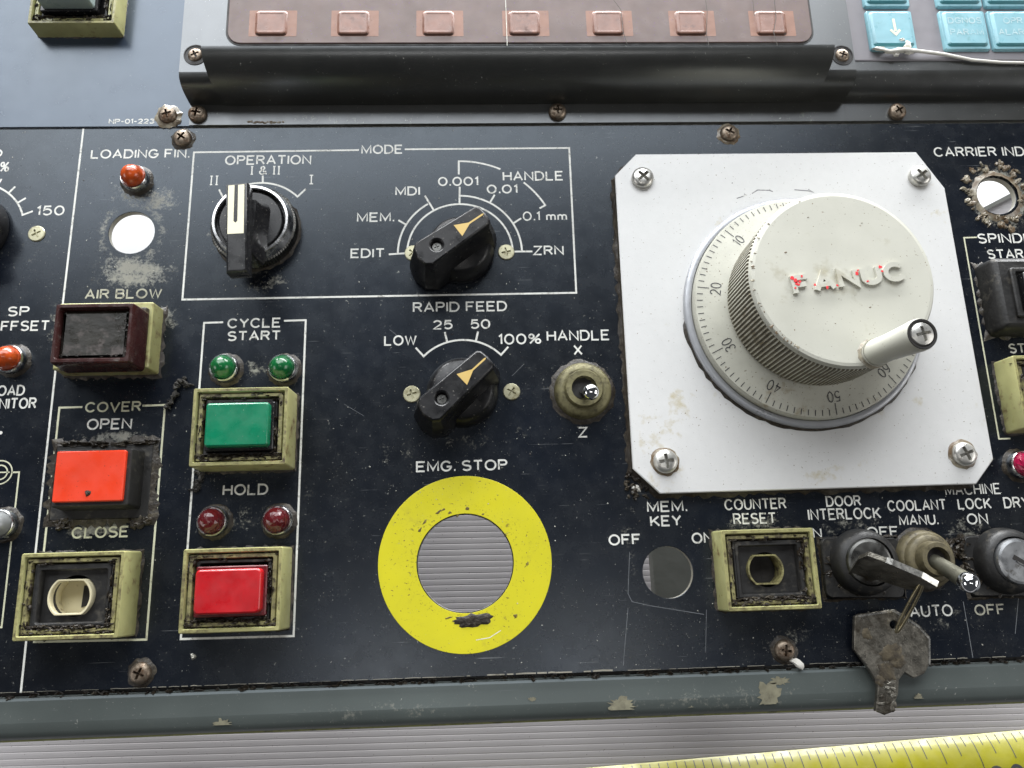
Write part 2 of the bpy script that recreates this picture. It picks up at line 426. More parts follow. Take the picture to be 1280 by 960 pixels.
def ring_paint():
    m, nt, b = mat_new('scuffed_yellow_ring'); k = N(nt); p = k.pos()
    q = k.n('Mapping'); g = k.n('NewGeometry'); k.l(g.outputs['Position'], q.inputs['Vector'])
    q.inputs['Location'].default_value = (15.85, 55.5, 0); q.inputs['Scale'].default_value = (1000, 1000, 0)
    ln = k.n('VectorMath', operation='LENGTH'); k.l(q.outputs[0], ln.inputs[0]); r_ = ln.outputs['Value']
    inner = k.m('MULTIPLY', k.rng(r_, 20.5, 16.5), k.rng(r_, 14.5, 15.5))
    blot = k.noise(p, 75, 3); fine = k.noise(p, 900, 5, 0.75)
    col = k.mix(k.rng(k.noise(p, 40, 4), .35, .65), (0.59, 0.535, 0.006), (0.53, 0.485, 0.007))
    f = k.rng(k.m('ADD', k.m('ADD', fine, k.m('MULTIPLY', inner, 0.07)), k.m('MULTIPLY', k.rng(blot, .5, .7), 0.10)), 0.66, 0.74)
    col = k.mix(k.m('MULTIPLY', f, 0.75), col, (0.13, 0.085, 0.012))
    wear = k.m('MULTIPLY', k.rng(k.noise(p, 320, 4, .65), .55, .72), k.rng(blot, .48, .62))
    col = k.mix(k.m('MULTIPLY', wear, 0.35), col, (0.36, 0.30, 0.03))
    sp = k.rng(k.noise(p, 1500, 2, 0.5), 0.69, 0.71); col = k.mix(sp, col, (.16, .11, .02))
    k.l(col, b.inputs['Base Color']); k.l(k.rng(k.noise(p, 200, 3), .3, .7, .36, .52), b.inputs['Roughness'])
    k.l(k.bump(k.noise(p, 900, 3, .5), .08, .1), b.inputs['Normal'])
    return m
M['yellow'] = ring_paint()
M['scuff'] = simple('brown_scuff', (0.13, 0.09, 0.02), 0.55, var=0.5, vscale=900, dirt=(0.30, 0.25, 0.02), dirt_amt=.6, dscale=1100)
M['cream'] = simple('aged_cream_plastic', (0.40, 0.39, 0.175), 0.38, var=0.3, vscale=120, dirt=(0.13, 0.085, 0.035), dirt_amt=0.34, dscale=300, sss=0.15, bump=.15)
M['cream_dirty'] = simple('grimy_cream_plastic', (0.30, 0.275, 0.115), 0.5, var=0.4, vscale=220, dirt=(0.04, 0.028, 0.015), dirt_amt=0.85, dscale=520, bump=.3)
M['barrel'] = simple('pale_cream_barrel', (0.66, 0.60, 0.40), 0.4, var=0.15, dirt=(.2, .12, .05), dirt_amt=.15)
M['cream_front'] = simple('handled_cream_front', (0.36, 0.34, 0.145), 0.40, var=0.4, vscale=200, dirt=(0.06, 0.042, 0.02), dirt_amt=0.75, dscale=420, bump=.3)
M['grime'] = simple('oily_grime', (0.030, 0.022, 0.014), 0.42, var=0.6, vscale=500, dirt=(0.075, 0.062, 0.042), dirt_amt=0.6, dscale=800, bump=.9, bscale=1400)
M['glue'] = simple('brown_glue_residue', (0.40, 0.36, 0.27), 0.32, var=0.6, vscale=350, dirt=(0.10, 0.06, 0.025), dirt_amt=0.95, dscale=300, bump=.6, coat=.4)
M['black'] = simple('black_plastic', (0.011, 0.011, 0.012), 0.27, spec=.42, var=0.2, specks=0.55, speckcol=(.16, .15, .13), rvar=.1)
M['black_matt'] = simple('dusty_black_plastic', (0.014, 0.0135, 0.013), 0.5, var=0.3, dirt=(0.060, 0.054, 0.043), dirt_amt=0.4, dscale=500, bump=.4)
M['knob'] = simple('black_knob', (0.009, 0.009, 0.010), 0.36, spec=.38, var=0.2, specks=0.35, speckcol=(.2, .19, .17), bump=.12)
M['gold'] = simple('gold_inlay', (0.60, 0.42, 0.13), 0.42, var=0.2)
M['ivory'] = simple('ivory_inlay', (0.76, 0.72, 0.52), 0.4, var=0.1)
M['green_cap'] = simple('green_cap', (0.002, 0.18, 0.085), 0.33, var=0.25, vscale=90, specks=.3, speckcol=(.3, .4, .3), dirt=(.01, .09, .05), dirt_amt=.12, dscale=200, coat=.15, sss=.1)
M['red_cap'] = simple('red_cap', (0.46, 0.006, 0.011), 0.36, var=0.35, vscale=110, specks=.3, speckcol=(.25, .02, .02), coat=.3, sss=.2)
M['dark_red'] = simple('dark_red_skirt', (0.11, 0.006, 0.010), 0.3, var=0.3)
M['orange_cap'] = simple('orange_cap', (0.78, 0.050, 0.012), 0.42, var=0.14, vscale=90, specks=.3, speckcol=(.3, .03, .01), sss=.15)
M['maroon'] = simple('smoked_maroon_cap', (0.04, 0.013, 0.012), 0.26, var=0.3, dirt=(0.10, 0.085, 0.075), dirt_amt=.25, bump=.1)
M['maroon_face'] = simple('oily_maroon_face', (0.024, 0.022, 0.017), 0.36, var=0.5, vscale=140, dirt=(0.085, 0.07, 0.065), dirt_amt=.45, dscale=300, bump=.35, bscale=500, coat=.35)
M['grey_cap'] = simple('grey_cap', (0.26, 0.32, 0.31), 0.35, var=0.1)
M['lens_green'] = simple('green_lens', (0.003, 0.115, 0.030), 0.24, var=0.3, vscale=400, coat=.25, dirt=(.05,.04,.03), dirt_amt=.12, rvar=.02, sss=.1)
M['lens_red'] = simple('red_lens', (0.105, 0.006, 0.009), 0.24, var=0.3, vscale=400, coat=.25, dirt=(.05,.04,.03), dirt_amt=.12, rvar=.02)
M['lens_pink'] = simple('magenta_lens', (0.40, 0.01, 0.06), 0.10, var=0.3, vscale=400, coat=.8, rvar=.02)
M['lens_amber'] = simple('amber_lens', (0.62, 0.085, 0.010), 0.26, var=0.55, vscale=500, coat=.25, rvar=.02, dirt=(.25, .05, .02), dirt_amt=.3)
M['lens_grey'] = simple('grey_lens', (0.30, 0.31, 0.31), 0.2, var=0.3)
M['chrome'] = simple('chrome', (0.80, 0.81, 0.82), 0.10, 1.0, var=0.1, rvar=.04)
M['chrome_worn'] = simple('worn_chrome', (0.66, 0.66, 0.66), 0.24, 1.0, var=0.25, dirt=(.08, .07, .05), dirt_amt=.3)
M['steel'] = simple('steel_screw', (0.62, 0.61, 0.57), 0.38, 0.85, var=0.25, dirt=(0.16, 0.12, 0.07), dirt_amt=0.3, bump=.15)
M['steel_dark'] = simple('dark_steel', (0.20, 0.20, 0.19), 0.38, 1.0, var=0.3, dirt=(.03, .025, .02), dirt_amt=.5)
M['rust'] = simple('rusty_screw', (0.29, 0.235, 0.18), 0.42, 0.75, var=0.4, vscale=500, dirt=(0.10, 0.055, 0.03), dirt_amt=0.7, dscale=700, bump=.6)
M['zinc'] = simple('yellowed_zinc_screw', (0.46, 0.44, 0.30), 0.42, 0.55, var=0.2, dirt=(0.15, 0.13, 0.06), dirt_amt=0.4)
M['brass'] = simple('greenish_brass', (0.19, 0.172, 0.085), 0.50, 0.35, var=0.3, dirt=(0.055, 0.048, 0.022), dirt_amt=0.55, dscale=550, bump=.35)
M['brass_light'] = simple('dusty_tan_nut', (0.165, 0.14, 0.078), 0.52, 0.2, var=0.35, dirt=(0.05, 0.042, 0.025), dirt_amt=0.7, dscale=500, bump=.35)
M['alu'] = simple('satin_aluminium_plate', (0.62, 0.62, 0.61), 0.44, 0.15, rvar=.02, var=0.035, vscale=400, dirt=(0.46, 0.41, 0.28), dirt_amt=0.16, dscale=130, specks=0.35, speckcol=(.16, .12, .07), bump=.10, bscale=1500)
M['alu_edge'] = simple('dark_plate_edge', (0.10, 0.085, 0.06), 0.5, 0.2, var=0.5, dirt=(.02, .015, .01), dirt_amt=.6, bump=.4)
M['flange'] = simple('grey_flange', (0.36, 0.37, 0.39), 0.36, 0.3, var=0.1, dirt=(.10, .06, .04), dirt_amt=.14, dscale=300)
M['dial'] = simple('aged_white_dial', (0.47, 0.465, 0.395), 0.42, var=0.14, vscale=130, dirt=(0.28, 0.24, 0.16), dirt_amt=0.24, dscale=170, specks=.5, speckcol=(.1, .06, .03))
M['wheel'] = simple('aged_white_handwheel', (0.50, 0.495, 0.43), 0.42, var=0.10, vscale=60, dirt=(0.36, 0.34, 0.26), dirt_amt=0.16, dscale=110, specks=.25, speckcol=(.15, .10, .06), bump=.06)
M['knurl'] = simple('yellowed_knurling', (0.52, 0.505, 0.42), 0.46, var=0.2, dirt=(0.22, 0.18, 0.11), dirt_amt=.5, dscale=300)
M['knurl_groove'] = simple('dirt_in_knurling', (0.17, 0.15, 0.105), 0.6, var=0.4, vscale=300)
M['ink'] = simple('black_ink', (0.03, 0.03, 0.035), 0.5, dirt=(.35, .33, .27), dirt_amt=.12, dscale=900)
M['faded_ink'] = simple('faded_grey_ink', (0.20, 0.20, 0.21), 0.5, dirt=(.6, .6, .55), dirt_amt=.5, dscale=700)
M['redink'] = simple('red_paint_remnant', (0.80, 0.04, 0.05), 0.5)
M['pink'] = simple('pink_membrane', (0.160, 0.115, 0.103), 0.38, spec=.32, var=0.25, vscale=110, specks=.6, speckcol=(.14, .08, .16), dirt=(.13, .09, .10), dirt_amt=.15)
M['peach'] = simple('peach_print', (0.28, 0.145, 0.10), 0.38, spec=.35, var=0.2, vscale=250, specks=.3, speckcol=(.14, .08, .16))
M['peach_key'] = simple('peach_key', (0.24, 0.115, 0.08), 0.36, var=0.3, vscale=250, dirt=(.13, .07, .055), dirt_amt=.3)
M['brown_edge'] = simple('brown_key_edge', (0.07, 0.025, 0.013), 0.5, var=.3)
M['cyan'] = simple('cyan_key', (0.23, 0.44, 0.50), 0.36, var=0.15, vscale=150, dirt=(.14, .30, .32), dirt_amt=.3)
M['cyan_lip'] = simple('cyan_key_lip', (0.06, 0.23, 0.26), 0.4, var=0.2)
M['keypad'] = simple('grey_keypad', (0.21, 0.20, 0.215), 0.42, var=0.08)
M['pale'] = simple('worn_key_print', (0.42, 0.56, 0.58), 0.5, var=0.2, dirt=(.23, .44, .50), dirt_amt=.8, dscale=900)
M['thread'] = simple('white_thread', (0.72, 0.70, 0.64), 0.7, var=0.1)
M['lint'] = simple('black_lint', (0.05, 0.047, 0.042), 0.85, var=0.5, vscale=800, dirt=(.16, .15, .13), dirt_amt=.4, dscale=900, bump=1)
M['swarf'] = simple('pale_swarf', (0.50, 0.49, 0.43), 0.35, 0.4, var=0.5, vscale=400)
M['grit'] = simple('dark_grit', (0.05, 0.04, 0.03), 0.6, var=0.5)
M['paint_chip'] = simple('bare_primer_patch', (0.25, 0.235, 0.16), 0.55, var=0.4, vscale=350, dirt=(.10, .09, .065), dirt_amt=.6, dscale=500)
M['primer'] = simple('green_primer', (0.25, 0.26, 0.10), 0.6, var=0.3, dirt=(.10, .10, .06), dirt_amt=.5)
M['ribbed'] = simple('grey_ribbed_plastic', (0.36, 0.345, 0.35), 0.55, var=0.08, vscale=30, specks=.25, speckcol=(.15, .14, .13))
M['sheet'] = simple('white_sheet', (0.86, 0.86, 0.86), 0.6, var=0.03)
M['bracket'] = simple('olive_grey_bracket', (0.085, 0.088, 0.078), 0.5, var=0.12)
M['tape'] = simple('yellow_tape_blade', (0.24, 0.225, 0.007), 0.42, var=0.2, vscale=90, dirt=(.25, .22, .03), dirt_amt=.2, dscale=250, coat=.2)
M['key_metal'] = simple('dirty_key_metal', (0.25, 0.235, 0.20), 0.36, 0.75, var=0.6, vscale=200, dirt=(.045, .037, .027), dirt_amt=.7, dscale=260, bump=1.0, bscale=700)
M['key_tan'] = simple('tan_caked_dirt', (0.13, 0.105, 0.065), 0.55, 0.2, var=0.6, vscale=220, dirt=(.03, .024, .018), dirt_amt=.7, dscale=420, bump=.8)
M['key_edge'] = simple('key_edge_highlight', (0.60, 0.59, 0.55), 0.30, 0.85, var=0.4, vscale=400, dirt=(.10, .08, .055), dirt_amt=.35, dscale=700)  # lighter metal, the keys' edge highlight put into the colour
M['wire'] = simple('bronze_ring_wire', (0.45, 0.39, 0.25), 0.30, 0.9, var=0.3, dirt=(.08, .06, .03), dirt_amt=.35)
M['cyl'] = simple('satin_lock_face', (0.40, 0.41, 0.42), 0.36, 0.85, var=0.15, dirt=(.07, .065, .055), dirt_amt=.4, dscale=500)
M['lever_dull'] = simple('dull_nickel_lever', (0.20, 0.195, 0.15), 0.42, 0.6, var=0.3, dirt=(.07, .06, .045), dirt_amt=.4)
M['void'] = simple('dark_cavity', (0.012, 0.010, 0.009), 0.6)
M['scratch'] = simple('scribed_line', (0.16, 0.17, 0.18), 0.5, var=.4, vscale=600)
M['patina'] = simple('verdigris', (.10, .24, .20), .6)

# ------------------------------------------------------------------ the setting: bench surface
mb = MB()
per = 2.28; rows = []
y = -330.0; c1, s1 = math.cos(R(-0.7)), math.sin(R(-0.7))
while y < 420:
    rows += [(y, -75.07), (y + 0.14 * per, -75.02), (y + 0.55 * per, -75.0), (y + 0.9 * per, -75.015)]
    y += per
vsx = []
for yy, zz in rows:
    for xx in (-600, 600): vsx.append((xx * c1 - yy * s1, xx * s1 + yy * c1, zz))
mb.add(vsx, [(2 * i, 2 * i + 1, 2 * i + 3, 2 * i + 2) for i in range(len(rows) - 1)])
tag(mb.build('bench_surface', M['ribbed'], None, smooth=0, local=(0, 0, -75)), kind='structure')
# white sheet lying on the bench under the far half of the panel
mb = MB()
prism(mb, [[(-330, 25), (-60, 38), (100, 37.0), (219.4, 95.8), (340, 155), (340, 480), (-330, 480)]], [(0, -74.8), (0, -73.6)])
sh = mb.build('white_sheet', [M['sheet']], None, local=(0, 120, -75))
tag(sh, 'white sheet lying under the panel, seen through the two upper round holes', 'sheet')
mb = MB()
a, b = Vector((102, 37.0)), Vector((340, 154.2))
ribbon(mb, [tuple(a), tuple(b)], 1.7, -73.4)
mb.build('dark_edge', M['bracket'], sh, local=(0, 120, -75))

# ------------------------------------------------------------------ control plate with its holes
EMG = (-15.85, -55.5); OP = (-83.4, 54.4); KN1 = (-16.0, 45.6); KN2 = (-15.9, -2.8)
PX0, PX1, PY0, PY1 = -195, 205, -88.2, 92.7
plate = thing('control_plate', 'black enamelled control plate with white engraved captions and worn paint', 'control panel', 0, 0, 0)
mb = MB()
holes = [circ(-124.4, 54.2, 7.45, 40), circ(EMG[0], EMG[1], 14.45, 64), circ(45.9, -60.1, 7.75, 40), circ(171.6, 64.2, 6.9, 40)]
prism(mb, [[(PX0, PY0), (PX1, PY0), (PX1, PY1), (PX0, PY1)]] + holes, [(0, -2.2), (0, -0.12), (0.12, 0)], bottom=True)
o = mb.build('faceplate', [M['panel'], M['panel_edge']], plate)
for p in o.data.polygons:
    if abs(p.normal.z) < 0.5: p.material_index = 1

# printed frames and dial arcs
LW = 0.62
def line(px_pts, wd=LW, m='print', closed=False, z=0.030, name='printed_line', mm=False):
    mb = MB(); pts = px_pts if mm else [at(*p) for p in px_pts]
    ribbon(mb, pts, wd, z, closed)
    return mb.build(name, M[m], plate, smooth=0)
XL = -145.0
line([at(104.3, 161), at(78.8, 377.5), at(45, 685), at(26, 866)], m='print', mm=True)
line([(448.75, 187.6), (242.5, 190.5), (228, 374.5), (720.3, 366), (711.5, 185), (506, 186.7)])
line([(279, 402.8), (255.2, 403.6), (226, 798.8), (367, 795), (382.2, 400.2), (355, 401)])
line([(103, 508.8), (74.3, 509.6), (42.6, 802.4), (183, 799.4), (206.3, 506.2), (178, 507.2)], m='print_yellowed')
line([(1221, 296.6), (1205, 297.2), (1248.7, 548.6), (1263, 548.2)], m='print_yellowed', wd=.5)
line([(15, 590.4), (24, 590.2), (2, 784), (-10, 784.4)], m='print_yellowed', wd=.5)
line([(-6, 590.5), (12, 590.3)], m='print_yellowed', wd=.4)
for r_ in (2.2, 3.6): line(circ(*at(0, 590.5), r_, 32), m='print_yellowed', wd=.4, closed=True, mm=True)
cx, cy = -16.0, 45.6
line(arcpts(cx, cy, 17.6, 180, 0, 48), mm=True)
line(arcpts(cx, cy, 20.7, 180, 121, 20), mm=True, z=.034)
line(arcpts(cx, cy, 20.7, 90, 0, 30), mm=True, z=.034)
line([(486, 318), (510.3, 316.4)], z=.038); line([(641, 314.5), (665.5, 314.3)], z=.038)
line([(498, 275.3), (508.3, 281.3)], z=.038); line([(531, 244.5), (542.3, 263)], z=.038)
line([(574.6, 233.5), (574.4, 254)], z=.038); line([(618.3, 243.5), (612.3, 253.5)], z=.038); line([(651.5, 272.8), (641.5, 279.3)], z=.038)
line([at(573.5, 218)] + arcpts(cx, cy, 33.7, 90, 65, 12), mm=True)
line(arcpts(cx, cy, 33.7, 49, 30, 12) + [at(674.5, 260.5)], mm=True)
A = Vector(at(529.8, 445.7)); B = Vector(at(578.3, 424.8)); C_ = Vector(at(625.9, 444.4))
rc = (-15.75, -2.35); rr = 17.4
line([at(519.6, 434.6)] + arcpts(rc[0], rc[1], rr, 135.8, 44.2, 30) + [at(635.3, 433.5)], mm=True)
line([(556, 415), (559, 427.4)], z=.036); line([(597.5, 414.5), (594.7, 426.9)], z=.036)
line([at(273.8, 236.8)] + arcpts(-82.9, 54.6, 17.2, 136, 44, 28) + [at(382.5, 236)], mm=True)
line([(328.5, 229), (328.5, 219.5)], z=.036)
lc = Vector((-176.5, 55.6))
rr = (Vector(at(28.3, 268.7)) - lc).length
a1 = math.degrees(math.atan2(*(Vector(at(28.3, 268.7)) - lc).yx)); a0 = 100
line(arcpts(lc.x, lc.y, rr, a0, a1, 24) + [at(41, 264)], mm=True)
for da in (0, 16.5, 33, 49):
    if da == 0: continue
    a = R(a1 + da); line([(lc.x + rr * math.cos(a), lc.y + rr * math.sin(a)), (lc.x + (rr + 3.1) * math.cos(a), lc.y + (rr + 3.1) * math.sin(a))], mm=True, z=.036)

def cap(t, u0, u1, vt, vb, m='print', st=.56, um=None, slant=0):
    """caption whose ink runs from u0 to u1 and from vt (cap top) to vb (base) in the photograph, laid on the plate"""
    um = (u0 + u1) / 2
    x0, x1 = at(u0, vb)[0], at(u1, vb)[0]
    yb = at(um, vb)[1]; yt = at(um, vt)[1]
    mb = MB(); text_mb(mb, t, (x0 + st / 2, yb), x1 - x0 - st, yt - yb, st, z=0.030)
    return mb.build('caption', M[m], plate, smooth=0)
cap('LOADING FIN.', 113, 236.5, 186.5, 198)
cap('OPERATION', 281, 389, 194, 206); cap('i & ii', 312.5, 350.6, 207.5, 218.5, st=.45)
cap('ii', 261.5, 273, 219.5, 231.5, st=.40); cap('i', 386, 392, 218.5, 230.5, st=.40)
cap('MODE', 451.5, 503.5, 181, 192.5)
cap('0.001', 547.5, 598, 221, 232.5); cap('HANDLE', 628.5, 704.5, 214, 226); cap('0.01', 608.5, 647, 230.7, 242)
cap('0.1 mm', 653.5, 709, 264.2, 275.8, st=.5); cap('ZRN', 666.5, 705, 307, 319); cap('MDI', 494, 525, 233, 244.5)
cap('MEM.', 446, 492.5, 265.5, 277.5); cap('EDIT', 438, 481, 310.5, 322.5)
cap('RAPID FEED', 516, 634, 377, 389.8); cap('25', 541, 566, 400, 412); cap('50', 588, 613, 399, 411.2)
cap('LOW', 480, 521, 419, 432); cap('100%', 623, 677, 417, 430.5); cap('HANDLE', 683.5, 762.5, 412.5, 426)
cap('X', 717, 728.5, 431, 444); cap('Z', 723, 735, 533.5, 547)
cap('EMG. STOP', 520, 634.5, 575.3, 589)
cap('MEM.', 809, 859, 626, 640); cap('KEY', 813, 852.5, 644, 658)
cap('OFF', 761, 801.5, 667.5, 681.5); cap('ON', 865, 892, 665.5, 679.5)
cap('COUNTER', 906, 983.5, 623, 637, 'print', .5); cap('RESET', 917, 971, 641, 655, st=.5)
cap('DOOR', 1033, 1077, 619.5, 633, st=.5); cap('INTERLOCK', 1010.5, 1102, 635, 649.5, st=.5)
cap('ON', 1002, 1028, 660, 673, 'print', .5); cap('OFF', 1084, 1124, 658, 671.5, st=.5)
cap('COOLANT', 1110, 1184, 624.5, 638.5, st=.5); cap('MANU.', 1124.5, 1173.5, 643, 656.5, st=.5)
cap('MACHINE', 1182, 1252, 604.5, 618.5, st=.45); cap('LOCK', 1198, 1240, 622.5, 636.5, st=.5); cap('ON', 1209.5, 1236, 641.5, 655.5, st=.5)
cap('DRY', 1255.5, 1288, 621, 635, st=.5)
cap('AUTO', 1138, 1192, 756, 771, st=.5); cap('OFF', 1219, 1257.5, 755, 769, 'print_dull', .5)
cap('CARRIER INDEX', 1168, 1306, 183.5, 195.5); cap('SPINDLE', 1223, 1304, 291.5, 304); cap('START', 1235, 1292, 311.5, 323.5)
cap('STOP', 1262, 1306, 429, 441.5)
cap('SP', 9, 36, 383, 395.5); cap('OFFSET', -15, 61.5, 401, 414); cap('LOAD', -14, 30.5, 481.5, 495, 'print'); cap('MONITOR', -27, 45, 497.5, 511.5, 'print')
cap('AIR BLOW', 105.5, 202, 361, 373.5, 'print_dull'); cap('CYCLE', 284, 351, 397.5, 410, 'print'); cap('START', 284, 351, 413.5, 426)
cap('COVER', 106, 176, 502, 515, 'print_yellowed'); cap('OPEN', 108, 164.5, 523, 537); cap('CLOSE', 89, 160.5, 658, 672.5, 'print_yellowed')
cap('HOLD', 278, 335, 605, 619); cap('150', 45, 80, 257, 269.5); cap('%', -1, 11, 202, 215); cap('O', -13, 2.5, 186, 197)
mb = MB(); prism(mb, [circ(*at(1, 541), .55, 16)], [(0, .03), (0, .05)]); mb.build('caption', M['print'], plate)

# yellow emergency-stop ring painted round its hole
mb = MB(); prism(mb, [circ(EMG[0], EMG[1], 26.3, 128), circ(EMG[0], EMG[1], 14.75, 96)], [(0, .01), (0, .16), (.08, .2)])
mb.build('emergency_stop_ring', M['yellow'], plate)
def blob(cx_, cy_, rx, ry, n=18, jag=.3, rot=0.0, seed=0):
    rd = random.Random(seed); c, s = math.cos(rot), math.sin(rot); pts = []
    for i in range(n):
        k_ = 1 + rd.uniform(-jag, jag); a = 2 * math.pi * i / n
        X, Y = rx * k_ * math.cos(a), ry * k_ * math.sin(a); pts.append((cx_ + X * c - Y * s, cy_ + X * s + Y * c))
    return pts
def lump(mb, pts, z0, h_, seed=0):
    """low irregular lump over a jagged outline"""
    rd = random.Random(seed); n = len(pts); cx_ = sum(p[0] for p in pts) / n; cy_ = sum(p[1] for p in pts) / n
    r0 = [(x, y, z0) for x, y in pts]
    r1 = [(cx_ + (x - cx_) * .8, cy_ + (y - cy_) * .8, z0 + h_ * rd.uniform(.4, .9)) for x, y in pts]
    r2 = [(cx_ + (x - cx_) * .45, cy_ + (y - cy_) * .45, z0 + h_ * rd.uniform(.5, 1.2)) for x, y in pts]
    mb.add(r0 + r1 + r2 + [(cx_, cy_, z0 + h_ * .8)], [(i, (i + 1) % n, (i + 1) % n + n, i + n) for i in range(n)] + [(i + n, (i + 1) % n + n, (i + 1) % n + 2 * n, i + 2 * n) for i in range(n)] + [(i + 2 * n, (i + 1) % n + 2 * n, 3 * n) for i in range(n)])
mb = MB(); p_ = at(593, 775); lump(mb, blob(p_[0], p_[1], 6.0, 1.9, 26, .22, R(5), 3), .2, .35, 4)
mb.build('grime', M['grime'], plate); mb = MB()
for u_, v_, rx_, ry_, ang_ in ((525, 663, 1.0, .5, 55), (531, 653, 1.2, .5, 50), (548, 640, 1.1, .5, 30), (555, 637, .8, .45, 10), (562, 641, .7, .5, 0), (584, 635, .8, .7, 0), (572, 645, .6, .4, 40), (604, 643, .5, .4, 0), (632, 668, .7, .3, -50), (561, 772, 1.5, .4, 10), (645, 770, .9, .8, 0), (659, 705, .8, .6, 60)):
    p_ = at(u_, v_); lump(mb, blob(p_[0], p_[1], rx_ * .8, ry_ * .8, 12, .45, R(ang_), int(u_)), .19, .07, 2)
tag(mb.build('scuff', M['scuff'], plate), kind='stuff')

# countersunk and rusty screws -------------------------------------------------
def phillips(head_prof, r_cut, depth, top, n=40, wd=None):
    h_ = MB(); lathe(h_, 0, 0, head_prof, n); me = raw(h_)
    c_ = MB(); wd = wd or r_cut * .34; a, b = r_cut, wd / 2
    plus = [(a, -b), (a, b), (b, b), (b, a), (-b, a), (-b, b), (-a, b), (-a, -b), (-b, -b), (-b, -a), (b, -a), (b, -b)]
    prism(c_, [plus], [(b * .55, top - depth), (0, top + .3)])
    return boolcut(me, raw(c_))
def dome(r, h_, z0=0.0, rim=0.0, n=7, p=.62):
    out = [(r, z0), (r, z0 + rim)]
    for i in range(1, n + 1):
        a = math.pi / 2 * i / n; out.append((max(r * max(math.cos(a), 0) ** p, .02) if i < n else .02, z0 + rim + (h_ - rim) * math.sin(a) ** .9))
    return out
ME_pan = phillips(dome(3.75, 2.5, 0, .9, 8), 2.35, 1.9, 2.5, wd=1.15)
ME_rust = phillips(dome(3.1, 2.2, 0, .5, 7), 1.75, 1.5, 2.2, wd=.85)
ME_flat = phillips([(2.75, 0), (2.75, .25), (2.5, .5), (.05, .56)], 1.65, .55, .56, wd=.78)
ME_tip = phillips([(3.55, 0), (3.55, .7), (3.2, 1.25), (2.0, 1.7), (.05, 1.85)], 2.3, 1.5, 1.85, wd=1.05)
for me_, m_ in ((ME_pan, 'steel'), (ME_rust, 'rust'), (ME_flat, 'zinc'), (ME_tip, 'steel')):
    me_.materials.clear(); me_.materials.append(M[m_])
ME_grub = ME_flat.copy(); ME_grub.materials.clear(); ME_grub.materials.append(M['steel_dark'])
def put_mesh(name, me, x, y, z, parent, rot=0.0, base=None, rx=0.0, s=1.0):
    b_ = base if base is not None else ORG
    o = bpy.data.objects.new(name, me); COL.objects.link(o); o.parent = parent
    o.location = (Vector((x, y, z)) - b_) * MM; o.rotation_euler = (rx, 0, rot); o.scale = (s, s, s)
    return o
for me_ in (ME_pan, ME_rust, ME_flat, ME_tip, ME_grub):
    bm = bmesh.new(); bm.from_mesh(me_)
    for f in bm.faces: f.smooth = True
    for e in bm.edges: e.smooth = not (len(e.link_faces) == 2 and e.calc_face_angle(0) > R(35))
    bm.to_mesh(me_); bm.free()
rd = random.Random(5)
for (x, y) in ((-110.0, 88.5), (78.9, 88.9), (-110.0, -83.9), (79.1, -83.8)):
    put_mesh('screw', ME_rust, x, y, 0, plate, rd.uniform(0, 1.5))
put_mesh('screw', ME_flat, -155.0, 54.1, 0, plate, .5)
put_mesh('screw', ME_flat, *at(-26, 290), 0, plate, .9)
# oily dirt rims round the rusty screws
def grime_ring(mb, cx_, cy_, r0, r1, h_, seed, n=40, sx=1.0, sy=1.0, z0=0.0):
    rd = random.Random(seed); ra = []; rb = []; rcc = []
    for i in range(n):
        a = 2 * math.pi * i / n; k_ = rd.uniform(.75, 1.3)
        ra.append((cx_ + r0 * sx * math.cos(a), cy_ + r0 * sy * math.sin(a), z0 + h_ * rd.uniform(.6, 1.2)))
        q = r0 + (r1 - r0) * .5 * k_; rb.append((cx_ + q * sx * math.cos(a), cy_ + q * sy * math.sin(a), z0 + h_ * rd.uniform(.2, .9)))
        q = r0 + (r1 - r0) * k_; rcc.append((cx_ + q * sx * math.cos(a), cy_ + q * sy * math.sin(a), z0 + .01))
    mb.add(ra + rb + rcc, [(i, (i + 1) % n, (i + 1) % n + n, i + n) for i in range(n)] + [(i + n, (i + 1) % n + n, (i + 1) % n + 2 * n, i + 2 * n) for i in range(n)])
def grime_frame(mb, pts, wd, h_, seed, z0=0.0, step=1.1):
    """irregular dirt strip along a closed outline, outside it"""
    rd = random.Random(seed)
    if signed(pts) < 0: pts = pts[::-1]
    q = []
    for a, b in zip(pts, pts[1:] + pts[:1]):
        L_ = math.dist(a, b); n = max(1, int(L_ / step))
        q += [(a[0] + (b[0] - a[0]) * i / n, a[1] + (b[1] - a[1]) * i / n) for i in range(n)]
    o1 = offset(q, -wd); n = len(q); A_ = []; B_ = []; C2 = []
    for p, r in zip(q, o1):
        k_ = rd.uniform(.25, 1.35); dx, dy = r[0] - p[0], r[1] - p[1]
        A_.append((p[0] - dx * .1, p[1] - dy * .1, z0 + h_ * rd.uniform(.6, 1.3)))
        B_.append((p[0] + dx * k_ * .5, p[1] + dy * k_ * .5, z0 + h_ * rd.uniform(.1, .8)))
        C2.append((p[0] + dx * k_, p[1] + dy * k_, z0 + .008))
    mb.add(A_ + B_ + C2, [(i, (i + 1) % n, (i + 1) % n + n, i + n) for i in range(n)] + [(i + n, (i + 1) % n + n, (i + 1) % n + 2 * n, i + 2 * n) for i in range(n)])
for i, (x, y) in enumerate(((-110.0, 88.5), (78.9, 88.9), (-110.0, -83.9), (79.1, -83.8))):
    mb = MB(); grime_ring(mb, x, y, 2.9, 4.1, .5, 20 + i, 26, z0=.006); mb.build('grime', M['grime'] if i != 1 else M['glue'], plate)
